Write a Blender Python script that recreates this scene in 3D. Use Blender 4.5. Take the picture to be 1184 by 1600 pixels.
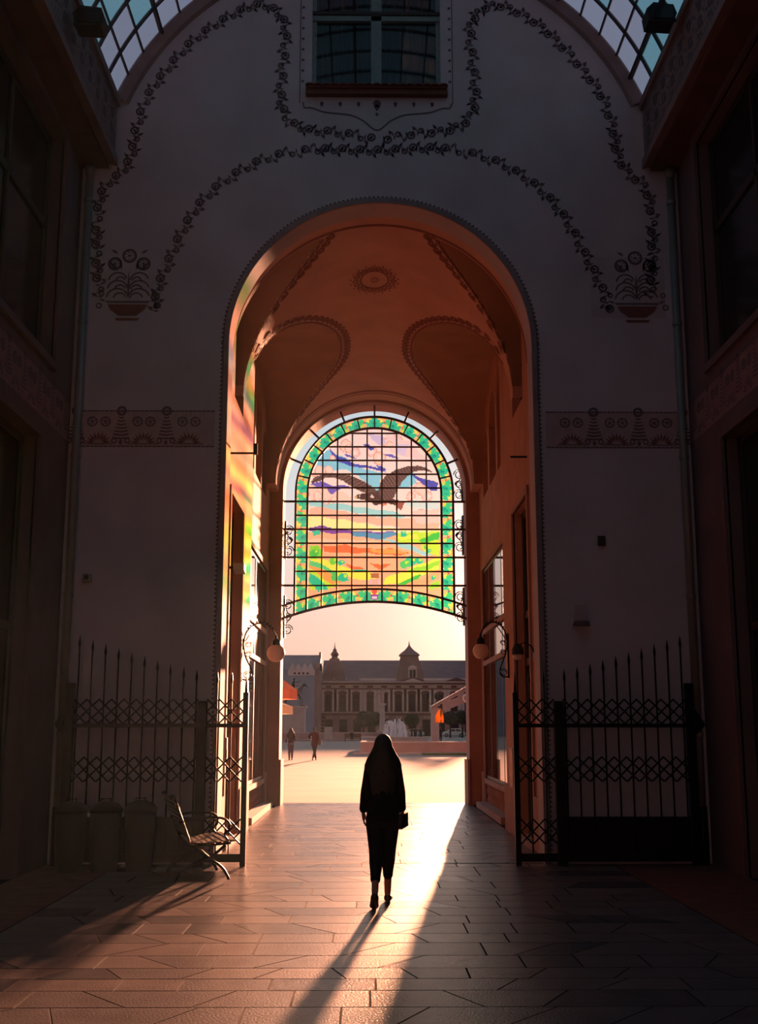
import bpy, bmesh, math, random
import numpy as np
from mathutils import Vector, Matrix

for o in list(bpy.data.objects):
    bpy.data.objects.remove(o)
scene = bpy.context.scene
COL = scene.collection
PI = math.pi
rnd = random.Random(7)

# ------------------------------------------------------------------ camera
F_PX = 1782.0
PITCH, YAW = math.radians(10.68), math.radians(0.64)
CAM = Vector((-0.19, 0.0, 1.72))
cam_d = bpy.data.cameras.new('camera')
cam_d.sensor_fit = 'VERTICAL'
cam_d.sensor_height = 24.0
cam_d.lens = F_PX / 1600.0 * 24.0
cam_d.clip_end = 2000
cam = bpy.data.objects.new('camera', cam_d)
COL.objects.link(cam)
cam.location = CAM
cam.rotation_euler = (PI / 2 + PITCH, 0, -YAW)
scene.camera = cam

# ------------------------------------------------------------------ exposure
scene.view_settings.view_transform = 'Standard'
scene.view_settings.look = 'None'
scene.view_settings.exposure = 0.0
scene.view_settings.gamma = 1.0
scene.view_settings.use_curve_mapping = False
cy = scene.cycles
cy.use_denoising = True
cy.max_bounces = 8
cy.diffuse_bounces = 4
cy.glossy_bounces = 4
cy.transmission_bounces = 6
cy.transparent_max_bounces = 24
cy.volume_bounces = 0
cy.caustics_reflective = False
cy.caustics_refractive = False
cy.sample_clamp_indirect = 6.0

# ------------------------------------------------------------------ sun and sky
SUN_AZ, SUN_EL = math.radians(7.1), math.radians(5.3)
SUN = Vector((math.sin(SUN_AZ) * math.cos(SUN_EL), math.cos(SUN_AZ) * math.cos(SUN_EL), math.sin(SUN_EL)))
sd = bpy.data.lights.new('sun', 'SUN')
sd.energy = 27.0
sd.color = (1.0, 0.41, 0.22)
sd.angle = math.radians(1.6)
so = bpy.data.objects.new('sun', sd)
COL.objects.link(so)
so.rotation_euler = SUN.to_track_quat('Z', 'Y').to_euler()
so.location = (20, 60, 40)

w = bpy.data.worlds.new('sunset_sky')
scene.world = w
w.use_nodes = True
nt = w.node_tree
nt.nodes.clear()
def wn(t, **k):
    n = nt.nodes.new(t)
    for a, b in k.items():
        setattr(n, a, b)
    return n
tc = wn('ShaderNodeTexCoord')
nrm = wn('ShaderNodeVectorMath', operation='NORMALIZE')
nt.links.new(tc.outputs['Generated'], nrm.inputs[0])
sep = wn('ShaderNodeSeparateXYZ')
nt.links.new(nrm.outputs[0], sep.inputs[0])
ramp = wn('ShaderNodeValToRGB')
cr = ramp.color_ramp
cr.interpolation = 'B_SPLINE'
stops = [(0.0, (0.92, 0.50, 0.37)), (0.10, (0.90, 0.61, 0.51)), (0.17, (0.80, 0.74, 0.72)),
         (0.26, (0.50, 0.66, 0.74)), (0.42, (0.32, 0.45, 0.53)), (1.0, (0.40, 0.49, 0.68))]
cr.elements[0].position, cr.elements[0].color = stops[0][0], stops[0][1] + (1,)
cr.elements[1].position, cr.elements[1].color = stops[-1][0], stops[-1][1] + (1,)
for p_, c_ in stops[1:-1]:
    e = cr.elements.new(p_)
    e.color = c_ + (1,)
nt.links.new(sep.outputs['Z'], ramp.inputs[0])
dot = wn('ShaderNodeVectorMath', operation='DOT_PRODUCT')
nt.links.new(nrm.outputs[0], dot.inputs[0])
dot.inputs[1].default_value = SUN
mx = wn('ShaderNodeMath', operation='MAXIMUM')
nt.links.new(dot.outputs['Value'], mx.inputs[0])
mx.inputs[1].default_value = 0.0
def halo(pw, col):
    p = wn('ShaderNodeMath', operation='POWER')
    nt.links.new(mx.outputs[0], p.inputs[0])
    p.inputs[1].default_value = pw
    m = wn('ShaderNodeVectorMath', operation='SCALE')
    m.inputs[0].default_value = col
    nt.links.new(p.outputs[0], m.inputs['Scale'])
    return m
h1 = halo(60.0, (0.30, 0.13, 0.05))
h2 = halo(260.0, (1.0, 0.56, 0.40))
h3 = halo(3500.0, (6.0, 3.6, 2.0))
def addv(a, b):
    n = wn('ShaderNodeVectorMath', operation='ADD')
    nt.links.new(a, n.inputs[0])
    nt.links.new(b, n.inputs[1])
    return n.outputs[0]
# the sky is brighter on the sun's side than opposite it
aw = wn('ShaderNodeMath', operation='MULTIPLY_ADD')
nt.links.new(dot.outputs['Value'], aw.inputs[0])
aw.inputs[1].default_value, aw.inputs[2].default_value = 0.5, 0.5
aw2 = wn('ShaderNodeMath', operation='POWER')
nt.links.new(aw.outputs[0], aw2.inputs[0])
aw2.inputs[1].default_value = 1.5
aw3 = wn('ShaderNodeMath', operation='MULTIPLY_ADD')
nt.links.new(aw2.outputs[0], aw3.inputs[0])
aw3.inputs[1].default_value, aw3.inputs[2].default_value = 0.75, 0.25
dome = wn('ShaderNodeVectorMath', operation='SCALE')
nt.links.new(ramp.outputs[0], dome.inputs[0])
nt.links.new(aw3.outputs[0], dome.inputs['Scale'])
sky = addv(addv(addv(dome.outputs[0], h1.outputs[0]), h2.outputs[0]), h3.outputs[0])
bg = wn('ShaderNodeBackground')
nt.links.new(sky, bg.inputs['Color'])
bg.inputs['Strength'].default_value = 1.0
wo = wn('ShaderNodeOutputWorld')
nt.links.new(bg.outputs[0], wo.inputs['Surface'])

# ------------------------------------------------------------------ measuring from the photograph
def ray(px, py):
    a, b = (px - 592) / F_PX, (800 - py) / F_PX
    y = math.cos(PITCH) - b * math.sin(PITCH)
    z = math.sin(PITCH) + b * math.cos(PITCH)
    return Vector((a * math.cos(YAW) + y * math.sin(YAW), -a * math.sin(YAW) + y * math.cos(YAW), z))
def at(px, py, Y):
    r = ray(px, py)
    return CAM + r * (Y / r.y)

# ------------------------------------------------------------------ materials
def srgb(r, g, b):
    return tuple((c / 255 / 12.92) if c / 255 <= 0.04045 else ((c / 255 + 0.055) / 1.055) ** 2.4 for c in (r, g, b))
MATS = {}
def mat(name, col, rough=0.7, var=0.12, scale=6.0, bump=0.0, bscale=40.0, metal=0.0, spec=0.5, vec=None):
    """principled colour with a noise variation and an optional noise relief"""
    m = bpy.data.materials.new(name)
    m.use_nodes = True
    t = m.node_tree
    b = t.nodes['Principled BSDF']
    b.inputs['Roughness'].default_value = rough
    b.inputs['Metallic'].default_value = metal
    b.inputs['Specular IOR Level'].default_value = spec
    g = t.nodes.new('ShaderNodeNewGeometry')
    src = g.outputs['Position']
    if vec:
        mp = t.nodes.new('ShaderNodeMapping')
        mp.inputs['Scale'].default_value = vec
        t.links.new(src, mp.inputs[0])
        src = mp.outputs[0]
    if var > 0:
        n = t.nodes.new('ShaderNodeTexNoise')
        n.inputs['Scale'].default_value = scale
        n.inputs['Detail'].default_value = 5
        t.links.new(src, n.inputs['Vector'])
        r = t.nodes.new('ShaderNodeValToRGB')
        r.color_ramp.elements[0].position = 0.3
        r.color_ramp.elements[1].position = 0.7
        r.color_ramp.elements[0].color = tuple(c * (1 - var) for c in col) + (1,)
        r.color_ramp.elements[1].color = tuple(min(1, c * (1 + var)) for c in col) + (1,)
        t.links.new(n.outputs['Fac'], r.inputs[0])
        t.links.new(r.outputs[0], b.inputs['Base Color'])
    else:
        b.inputs['Base Color'].default_value = col + (1,)
    if bump > 0:
        n2 = t.nodes.new('ShaderNodeTexNoise')
        n2.inputs['Scale'].default_value = bscale
        n2.inputs['Detail'].default_value = 4
        t.links.new(src, n2.inputs['Vector'])
        bp = t.nodes.new('ShaderNodeBump')
        bp.inputs['Strength'].default_value = bump
        bp.inputs['Distance'].default_value = 0.01
        t.links.new(n2.outputs['Fac'], bp.inputs['Height'])
        t.links.new(bp.outputs[0], b.inputs['Normal'])
    MATS[name] = m
    return m
def glass_mat(name, tint, gloss=0.06, rough=0.05, translucent=0.0, attr=None):
    """thin pane: tinted see-through, a little scattering and a glossy surface"""
    m = bpy.data.materials.new(name)
    m.use_nodes = True
    t = m.node_tree
    t.nodes.clear()
    out = t.nodes.new('ShaderNodeOutputMaterial')
    tr = t.nodes.new('ShaderNodeBsdfTransparent')
    gl = t.nodes.new('ShaderNodeBsdfGlossy')
    gl.inputs['Roughness'].default_value = rough
    gl.inputs['Color'].default_value = (0.9, 0.9, 0.9, 1)
    last = tr.outputs[0]
    if attr:
        at_ = t.nodes.new('ShaderNodeAttribute')
        at_.attribute_name = attr
        t.links.new(at_.outputs['Color'], tr.inputs['Color'])
    else:
        tr.inputs['Color'].default_value = tint + (1,)
    if translucent > 0:
        tl = t.nodes.new('ShaderNodeBsdfTranslucent')
        if attr:
            t.links.new(at_.outputs['Color'], tl.inputs['Color'])
        else:
            tl.inputs['Color'].default_value = tint + (1,)
        mx1 = t.nodes.new('ShaderNodeMixShader')
        mx1.inputs[0].default_value = translucent
        t.links.new(last, mx1.inputs[1])
        t.links.new(tl.outputs[0], mx1.inputs[2])
        last = mx1.outputs[0]
    mx2 = t.nodes.new('ShaderNodeMixShader')
    mx2.inputs[0].default_value = gloss
    t.links.new(last, mx2.inputs[1])
    t.links.new(gl.outputs[0], mx2.inputs[2])
    t.links.new(mx2.outputs[0], out.inputs['Surface'])
    MATS[name] = m
    return m

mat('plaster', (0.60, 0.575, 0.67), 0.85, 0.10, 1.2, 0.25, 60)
mat('paint', (0.16, 0.12, 0.15), 0.85, 0.15, 9)
mat('paint_red', (0.20, 0.10, 0.10), 0.85, 0.15, 9)
mat('paint_pot', (0.22, 0.09, 0.08), 0.85, 0.15, 9)
mat('paint_frieze', (0.50, 0.40, 0.45), 0.85, 0.12, 9)
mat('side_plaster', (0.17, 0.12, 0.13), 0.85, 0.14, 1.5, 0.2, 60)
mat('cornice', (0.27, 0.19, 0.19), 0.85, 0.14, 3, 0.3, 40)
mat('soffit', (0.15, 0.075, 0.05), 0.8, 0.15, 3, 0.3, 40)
mat('passage_plaster', (0.48, 0.25, 0.175), 0.8, 0.14, 1.6, 0.25, 55)
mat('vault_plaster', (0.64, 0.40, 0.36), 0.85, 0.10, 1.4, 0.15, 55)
mat('vault_paint', (0.26, 0.11, 0.09), 0.85, 0.12, 8)
mat('pier_plaster', (0.40, 0.24, 0.20), 0.8, 0.15, 1.6, 0.25, 55)
mat('iron', (0.010, 0.009, 0.010), 0.45, 0.2, 20, 0.1, 90, metal=0.6)
mat('lead', (0.05, 0.025, 0.03), 0.5, 0.1, 20)
mat('dark_frame', (0.05, 0.032, 0.03), 0.5, 0.2, 14)
mat('teal_frame', (0.24, 0.36, 0.38), 0.55, 0.12, 14)
mat('window_glass', (0.012, 0.012, 0.015), 0.04, 0.0, spec=1.0)
mat('dim_glass', (0.02, 0.02, 0.025), 0.15, 0.0, spec=0.5)
mat('curtain', (0.22, 0.18, 0.20), 0.9, 0.25, 3, vec=(9, 9, 0.6))
mat('sill_tile', (0.16, 0.05, 0.035), 0.6, 0.2, 12)
mat('pipe', (0.26, 0.27, 0.27), 0.45, 0.1, 6, metal=0.2)
mat('paver', (0.155, 0.133, 0.138), 0.29, 0.25, 3.5, 0.45, 60, spec=0.34)
mat('paver_warm', (0.19, 0.15, 0.145), 0.31, 0.25, 3.5, 0.45, 60, spec=0.34)
mat('paver_dark', (0.10, 0.095, 0.105), 0.27, 0.25, 3.5, 0.45, 60, spec=0.34)
mat('joint', (0.035, 0.03, 0.03), 0.95, 0.2, 10, spec=0.05)
mat('red_floor', (0.19, 0.075, 0.055), 0.75, 0.25, 5, 0.4, 60)
mat('seam', (0.012, 0.011, 0.011), 0.8, 0.1, 10, spec=0.05)
mat('square_paving', (0.31, 0.235, 0.20), 0.9, 0.10, 0.6, 0.3, 12, spec=0.1)
mat('stone', (0.40, 0.27, 0.25), 0.8, 0.15, 1.0)
mat('stone_pale', (0.46, 0.37, 0.36), 0.8, 0.12, 1.0)
mat('grass', (0.10, 0.12, 0.03), 0.95, 0.3, 3)
mat('globe', (0.75, 0.62, 0.55), 0.3, 0.0)
mat('black_metal', (0.012, 0.012, 0.013), 0.5, 0.1, 20)
mat('bench_wood', (0.13, 0.075, 0.05), 0.4, 0.25, 6, vec=(8, 1, 8))
mat('bin_dark', (0.007, 0.007, 0.008), 0.55, 0.2, 20, 0.3, 120)
glass_mat('roof_teal', (0.33, 0.54, 0.58), 0.05, 0.1, 0.25)
glass_mat('roof_mauve', (0.54, 0.47, 0.55), 0.05, 0.1, 0.25)
glass_mat('stained', (1, 1, 1), 0.03, 0.1, 0.05, attr='tint')

# ------------------------------------------------------------------ mesh building
class MB:
    """collects shapes and builds them as one mesh object"""
    def __init__(s):
        s.v, s.f, s.mi = [], [], []
        s.m = 0
    def add(s, vs, fs):
        o = len(s.v)
        s.v += [tuple(q) for q in vs]
        s.f += [tuple(i + o for i in f) for f in fs]
        s.mi += [s.m] * len(fs)
        return s
    def box(s, x0, x1, y0, y1, z0, z1):
        return s.add([(x0, y0, z0), (x1, y0, z0), (x1, y1, z0), (x0, y1, z0), (x0, y0, z1), (x1, y0, z1), (x1, y1, z1), (x0, y1, z1)],
                     [(0, 3, 2, 1), (4, 5, 6, 7), (0, 1, 5, 4), (1, 2, 6, 5), (2, 3, 7, 6), (3, 0, 4, 7)])
    def obox(s, o, a, b, c):
        """box from corner o along the vectors a, b, c"""
        o, a, b, c = Vector(o), Vector(a), Vector(b), Vector(c)
        return s.add([o, o + a, o + a + b, o + b, o + c, o + a + c, o + a + b + c, o + b + c],
                     [(0, 3, 2, 1), (4, 5, 6, 7), (0, 1, 5, 4), (1, 2, 6, 5), (2, 3, 7, 6), (3, 0, 4, 7)])
    def prism(s, poly, o, u, v, d):
        """polygon (list of 2d points) in the plane o,u,v pushed along d"""
        o, u, v, d = Vector(o), Vector(u), Vector(v), Vector(d)
        n = len(poly)
        a = [o + u * p[0] + v * p[1] for p in poly]
        vs = a + [q + d for q in a]
        fs = [tuple(range(n - 1, -1, -1)), tuple(range(n, 2 * n))]
        fs += [(i, (i + 1) % n, n + (i + 1) % n, n + i) for i in range(n)]
        return s.add(vs, fs)
    def tube(s, pts, r, n=8, cap=True):
        pts = [Vector(p) for p in pts]
        rs = r if isinstance(r, (list, tuple)) else [r] * len(pts)
        vs, fs = [], []
        up0 = None
        for i, p in enumerate(pts):
            d = (pts[min(i + 1, len(pts) - 1)] - pts[max(i - 1, 0)]).normalized()
            if up0 is None:
                up0 = Vector((0, 0, 1)) if abs(d.z) < 0.9 else Vector((1, 0, 0))
            a = d.cross(up0)
            if a.length < 1e-4:
                a = d.cross(Vector((0.3, 1, 0.2)))
            a.normalize()
            b = d.cross(a).normalized()
            up0 = -b if False else up0
            for k in range(n):
                t = 2 * PI * k / n
                vs.append(p + (a * math.cos(t) + b * math.sin(t)) * rs[i])
        for i in range(len(pts) - 1):
            for k in range(n):
                k2 = (k + 1) % n
                fs.append((i * n + k, i * n + k2, (i + 1) * n + k2, (i + 1) * n + k))
        if cap:
            fs.append(tuple(range(n)))
            fs.append(tuple(range((len(pts) - 1) * n + n - 1, (len(pts) - 1) * n - 1, -1)))
        return s.add(vs, fs)
    def lathe(s, prof, c=(0, 0, 0), n=20, sx=1, sy=1, full=2 * PI):
        c = Vector(c)
        vs, fs = [], []
        for r, z in prof:
            for k in range(n):
                t = full * k / n
                vs.append((c.x + r * math.cos(t) * sx, c.y + r * math.sin(t) * sy, c.z + z))
        for i in range(len(prof) - 1):
            for k in range(n):
                k2 = (k + 1) % n
                fs.append((i * n + k, i * n + k2, (i + 1) * n + k2, (i + 1) * n + k))
        fs.append(tuple(range(n - 1, -1, -1)))
        fs.append(tuple(range((len(prof) - 1) * n, len(prof) * n)))
        return s.add(vs, fs)
    def sphere(s, c, r, n=16, m=10, sx=1, sy=1, sz=1):
        prof = [(r * math.sin(PI * i / m) + 1e-5, -r * math.cos(PI * i / m) * sz) for i in range(m + 1)]
        return s.lathe(prof, c, n, sx, sy)
    def ring(s, c, u, v, r0, r1, n=14, d=(0, 0, 0), a0=0, a1=2 * PI):
        """flat annulus (or arc of one) with depth d"""
        c, u, v, d = Vector(c), Vector(u), Vector(v), Vector(d)
        full = abs(a1 - a0 - 2 * PI) < 1e-6
        k = n if full else n + 1
        vs, fs = [], []
        for i in range(k):
            t = a0 + (a1 - a0) * i / n
            e = u * math.cos(t) + v * math.sin(t)
            vs += [c + e * r0 + d, c + e * r1 + d, c + e * r1, c + e * r0]
        for i in range(n):
            j = (i + 1) % k
            for q in range(3):
                fs.append((i * 4 + q, i * 4 + q + 1, j * 4 + q + 1, j * 4 + q))
            fs.append((i * 4 + 3, i * 4, j * 4, j * 4 + 3))
        return s.add(vs, fs)
    def mesh(s, name):
        me = bpy.data.meshes.new(name)
        me.from_pydata(s.v, [], s.f)
        me.update()
        return me
    def build(s, name, mats, parent=None, smooth=False):
        me = s.mesh(name)
        mats = mats if isinstance(mats, (list, tuple)) else [mats]
        for q in mats:
            me.materials.append(MATS[q])
        if len(mats) > 1:
            me.polygons.foreach_set('material_index', s.mi)
        bm = bmesh.new()
        bm.from_mesh(me)
        bmesh.ops.recalc_face_normals(bm, faces=bm.faces)
        bm.to_mesh(me)
        bm.free()
        if smooth:
            me.polygons.foreach_set('use_smooth', [True] * len(me.polygons))
        return link(name, me, parent)
def link(name, me, parent=None):
    o = bpy.data.objects.new(name, me)
    COL.objects.link(o)
    if parent is not None:
        o.parent = parent
    return o
def tag(o, label, cat, group=None, kind=None):
    o['label'] = label
    o['category'] = cat
    if group:
        o['group'] = group
    if kind:
        o['kind'] = kind
    return o
def thing(name, label, cat, loc=(0, 0, 0), rz=0.0, group=None, kind=None):
    o = bpy.data.objects.new(name, None)
    COL.objects.link(o)
    o.location = loc
    o.rotation_euler = (0, 0, rz)
    o.empty_display_size = 0.1
    return tag(o, label, cat, group, kind)
def smooth_angle(o, deg=40):
    me = o.data
    me.polygons.foreach_set('use_smooth', [True] * len(me.polygons))
    me.set_sharp_from_angle(angle=math.radians(deg))
    return o
def arc(cx, cz, r, a0, a1, n):
    return [(cx + r * math.cos(a0 + (a1 - a0) * i / n), cz + r * math.sin(a0 + (a1 - a0) * i / n)) for i in range(n + 1)]

# ================================================================== THE SETTING
# courtyard: X -4.25..4.25, Y -8..15.15; passage: Y 15.15..27.2, X -2.25..2.25
YW, YP = 15.15, 15.60            # front and back of the courtyard's end wall
AR, ASP = 2.10, 6.95             # arch radius and spring height
RR, RZ = 4.10, 9.15              # glass roof radius and its centre height

# --- floor
fl = MB().box(-4.75, 4.75, -8, 27.2, -0.3, -0.0012).build('floor', 'joint')
tag(fl, 'grey stone paved floor of the courtyard and the passage', 'floor', kind='structure')
def paver_poly(mb, q, h=0.0, ch=0.0005, side=1):
    """one stone: quad q with a chamfered top"""
    cx = sum(p[0] for p in q) / len(q)
    cy_ = sum(p[1] for p in q) / len(q)
    n = len(q)
    top, mid, bot = [], [], []
    for x, y in q:
        dx, dy = x - cx, y - cy_
        l = math.hypot(dx, dy)
        k = 1 - ch * 1.4 / max(l, 0.05)
        top.append((cx + dx * k, cy_ + dy * k, h))
        mid.append((x, y, h - ch))
        bot.append((x, y, -0.006))
    vs = top + mid + bot
    fs = [tuple(range(n))]
    for i in range(n):
        j = (i + 1) % n
        fs.append((n + i, n + j, j, i))
        fs.append((2 * n + i, 2 * n + j, n + j, n + i))
    m0 = mb.m
    mb.add(vs, fs)
    mb.mi[-len(fs):] = [m0] + [side] * (len(fs) - 1)
pavers = []
y = 6.6
row = 0
while y < 27.1:
    d = rnd.choice([0.36, 0.42, 0.46, 0.52])
    if y < 15.2 < y + d + 0.15:
        d = 15.2 - y
    y1 = min(y + d, 27.15)
    xl, xr = (-3.3, 2.95) if y < 15.15 else (-2.2, 2.2)
    x = xl
    tilt = rnd.choice([0, 0, 0.25, -0.25]) * d
    e0 = 0.0
    while x < xr - 0.05:
        wdt = rnd.choice([0.42, 0.5, 0.6, 0.72, 0.9])
        x1 = x + wdt
        if xr - x1 < 0.35:
            x1 = xr
        e1 = 0.0 if x1 >= xr else rnd.choice([0, 0, 0, 0.3, 0.5, -0.5, 0.8, -0.8]) * d * 0.5
        g = 0.007
        q = [(x + g + e0, y + g), (x1 - g + e1, y + g), (x1 - g - e1, y1 - g), (x + g - e0, y1 - g)]
        pavers.append((q, rnd.uniform(-0.0004, 0.0003), rnd.random()))
        x, e0 = x1, e1
    y = y1
    row += 1
pavers.sort(key=lambda p: p[0][0][1] + 0.25 * abs(p[0][0][0]))
for q, h, c in pavers[:300]:
    mb = MB()
    cx, cyy = sum(p[0] for p in q) / 4, sum(p[1] for p in q) / 4
    paver_poly(mb, [(p[0] - cx, p[1] - cyy) for p in q], h)
    o = mb.build('paver', ['paver' if c < 0.5 else ('paver_warm' if c < 0.75 else 'paver_dark'), 'joint'], fl)
    o.location = (cx, cyy, 0)
mb = MB()
for q, h, c in pavers[300:]:
    mb.m = 0 if c < 0.5 else (1 if c < 0.75 else 2)
    paver_poly(mb, q, h, side=3)
o = mb.build('far_pavers', ['paver', 'paver_warm', 'paver_dark', 'joint'], fl)
o['kind'] = 'stuff'
MB().box(-4.25, -3.31, 6.0, 15.15, -0.012, 0.0).build('red_border', 'red_floor', fl)
MB().box(2.96, 4.25, 6.0, 15.15, -0.012, 0.0).build('red_border', 'red_floor', fl)
MB().box(-4.25, 4.25, -8, 6.58, -0.012, 0.0).build('plain_paving', 'paver', fl)
MB().box(-2.2, 2.2, 15.18, 15.25, -0.01, 0.001).build('drain_strip', 'seam', fl)
MB().box(-2.2, 2.2, 27.08, 27.2, -0.01, 0.001).build('drain_strip', 'seam', fl)

# --- walls with an arched hole: rows of z, left and right pieces
def arch_wall(name, mt, y0, y1, ztop, xout, R, spring, holes=(), step=0.06, zbot=0.0):
    """xout(z): half width of the wall; holes: (x0,x1,z0,z1) above the arch"""
    zs = {zbot, spring, spring + R, ztop}
    z = spring
    n = int(PI * R / 2 / step)
    for i in range(n + 1):
        zs.add(spring + R * math.sin(PI / 2 * i / n))
    z = spring + R
    while z < ztop:
        zs.add(z)
        z += 0.08
    for h in holes:
        zs.add(h[2]); zs.add(h[3])
    zs = sorted(q for q in zs if zbot <= q <= ztop)
    zs = [q for i, q in enumerate(zs) if i == 0 or q - zs[i - 1] > 1e-6]
    mb = MB()
    def xin(z):
        if z <= spring:
            return R
        if z < spring + R:
            return math.sqrt(max(0, R * R - (z - spring) ** 2))
        return 0.0
    for za, zb in zip(zs[:-1], zs[1:]):
        zm = (za + zb) / 2
        pieces = []
        h = [q for q in holes if q[2] <= zm <= q[3]]
        oa, ob = xout(za), xout(zb)
        if zm < spring + R:
            pieces = [(-oa, -xin(za), -ob, -xin(zb)), (xin(za), oa, xin(zb), ob)]
        elif h:
            q = h[0]
            pieces = [(-oa, q[0], -ob, q[0]), (q[1], oa, q[1], ob)]
        else:
            pieces = [(-oa, oa, -ob, ob)]
        for a0, a1, b0, b1 in pieces:
            mb.add([(a0, y0, za), (a1, y0, za), (b1, y0, zb), (b0, y0, zb), (a0, y1, za), (a1, y1, za), (b1, y1, zb), (b0, y1, zb)],
                   [(0, 1, 2, 3), (5, 4, 7, 6), (4, 0, 3, 7), (1, 5, 6, 2)])
    for q in holes:
        mb.add([(q[0], y0, q[2]), (q[1], y0, q[2]), (q[1], y1, q[2]), (q[0], y1, q[2])], [(0, 1, 2, 3)])
        mb.add([(q[0], y0, q[3]), (q[1], y0, q[3]), (q[1], y1, q[3]), (q[0], y1, q[3])], [(3, 2, 1, 0)])
    me = mb.mesh(name)
    me.materials.append(MATS[mt])
    return link(name, me)
def roof_x(z):
    if z < 10.0:
        return 4.3
    return math.sqrt(max(0.0001, (RR + 0.02) ** 2 - (z - RZ) ** 2))
WX0, WX1, WZ0, WZ1 = -1.0, 0.88, 10.86, 12.95
wf = arch_wall('wall_front', 'plaster', YW, YP, RZ + RR, roof_x, AR, ASP, [(WX0, WX1, WZ0, WZ1)])
tag(wf, 'pale plastered end wall of the courtyard with a tall round arch and painted garlands', 'wall', kind='structure')
# the street facade: a thick wall whose soffit is the passage's last bay
wfa = arch_wall('wall_facade', 'pier_plaster', 26.3, 27.1, 16.5, lambda z: 26.0, 2.15, 7.2, step=0.05)
tag(wfa, 'thick street wall around the far arch of the passage', 'wall', kind='structure')

# --- painted ornament on the end wall, as thin raised stencil work
U, V, N_ = Vector((1, 0, 0)), Vector((0, 0, 1)), Vector((0, -1, 0))
def Wp(x, z, d=0.003):
    return Vector((x, YW - d, z))
def leaf(mb, c, ang, l, wd, side=N_, u=U, v=V, d=0.004):
    e = u * math.cos(ang) + v * math.sin(ang)
    f = v * math.cos(ang) - u * math.sin(ang)
    c = Vector(c)
    pts = [c, c + e * l * 0.45 + f * wd, c + e * l, c + e * l * 0.45 - f * wd]
    mb.add([p + side * d for p in pts], [(0, 1, 2, 3)])
def disc(mb, c, r, n=8, d=0.004, side=N_, u=U, v=V):
    c = Vector(c) + side * d
    mb.add([c + u * (r * math.cos(2 * PI * i / n)) + v * (r * math.sin(2 * PI * i / n)) for i in range(n)], [tuple(range(n))])
def smooth_path(pts, step):
    """resampled Catmull-Rom through 2d points"""
    out = []
    p = [pts[0]] + list(pts) + [pts[-1]]
    for i in range(1, len(p) - 2):
        for k in range(20):
            t = k / 20
            q = []
            for c in range(2):
                a, b, cc, d = p[i - 1][c], p[i][c], p[i + 1][c], p[i + 2][c]
                q.append(0.5 * (2 * b + (cc - a) * t + (2 * a - 5 * b + 4 * cc - d) * t * t + (3 * b - a - 3 * cc + d) * t ** 3))
            out.append(tuple(q))
    out.append(pts[-1])
    res, acc = [out[0]], 0.0
    for a, b in zip(out[:-1], out[1:]):
        l = math.hypot(b[0] - a[0], b[1] - a[1])
        acc += l
        if acc >= step:
            res.append(b)
            acc = 0.0
    return res
def garland(name, pts, mt='paint', size=1.15, flip=1):
    mb = MB()
    path = smooth_path(pts, 0.035)
    for i in range(1, len(path) - 1):
        (x0, z0), (x1, z1) = path[i - 1], path[i + 1]
        a = math.atan2(z1 - z0, x1 - x0)
        x, z = path[i]
        c = Wp(x, z, 0)
        k = i % 6
        nx, nz = -math.sin(a), math.cos(a)
        wv = math.sin(i * 2 * PI / 6) * 0.03 * size
        cc = Wp(x + nx * wv, z + nz * wv, 0)
        if k == 0:
            c2 = Wp(x + nx * 0.02 * size, z + nz * 0.02 * size, 0)
            mb.ring(c2, U, V, 0.032 * size, 0.058 * size, 10, N_ * 0.004)
            disc(mb, c2, 0.018 * size, 6)
        elif k == 3:
            c2 = Wp(x - nx * 0.025 * size, z - nz * 0.025 * size, 0)
            mb.ring(c2, U, V, 0.022 * size, 0.042 * size, 8, N_ * 0.004)
        else:
            s_ = 1 if k % 2 else -1
            leaf(mb, cc, a + s_ * 0.9, 0.10 * size, 0.017 * size)
            leaf(mb, cc, a - s_ * 1.5, 0.075 * size, 0.013 * size)
        leaf(mb, cc, a, 0.045, 0.007)
    return mb.build(name, mt, wf)
def bezier_px(pxs):
    return [(at(a, b, YW).x, at(a, b, YW).z) for a, b in pxs]
GS_ = 1.15
G_UP = [(156, 468), (152, 400), (154, 330), (165, 292), (192, 268), (207, 240), (214, 200), (232, 150), (262, 108), (300, 66), (345, 34), (388, 12), (415, 9),
        (437, 24), (446, 50), (442, 100), (438, 150), (448, 185), (480, 203), (530, 208), (585, 218)]
garland('painted_garland', bezier_px(G_UP))
garland('painted_garland', bezier_px([(1184 - a - 4 + (0 if a > 300 else -8), b) for a, b in G_UP]))
garland('painted_garland', bezier_px([(242, 490), (248, 450), (268, 400), (292, 350), (325, 305), (375, 268), (430, 244), (500, 234), (590, 236), (680, 232), (750, 244), (805, 268), (850, 302), (885, 345), (912, 395), (935, 440), (952, 490)]))
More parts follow.
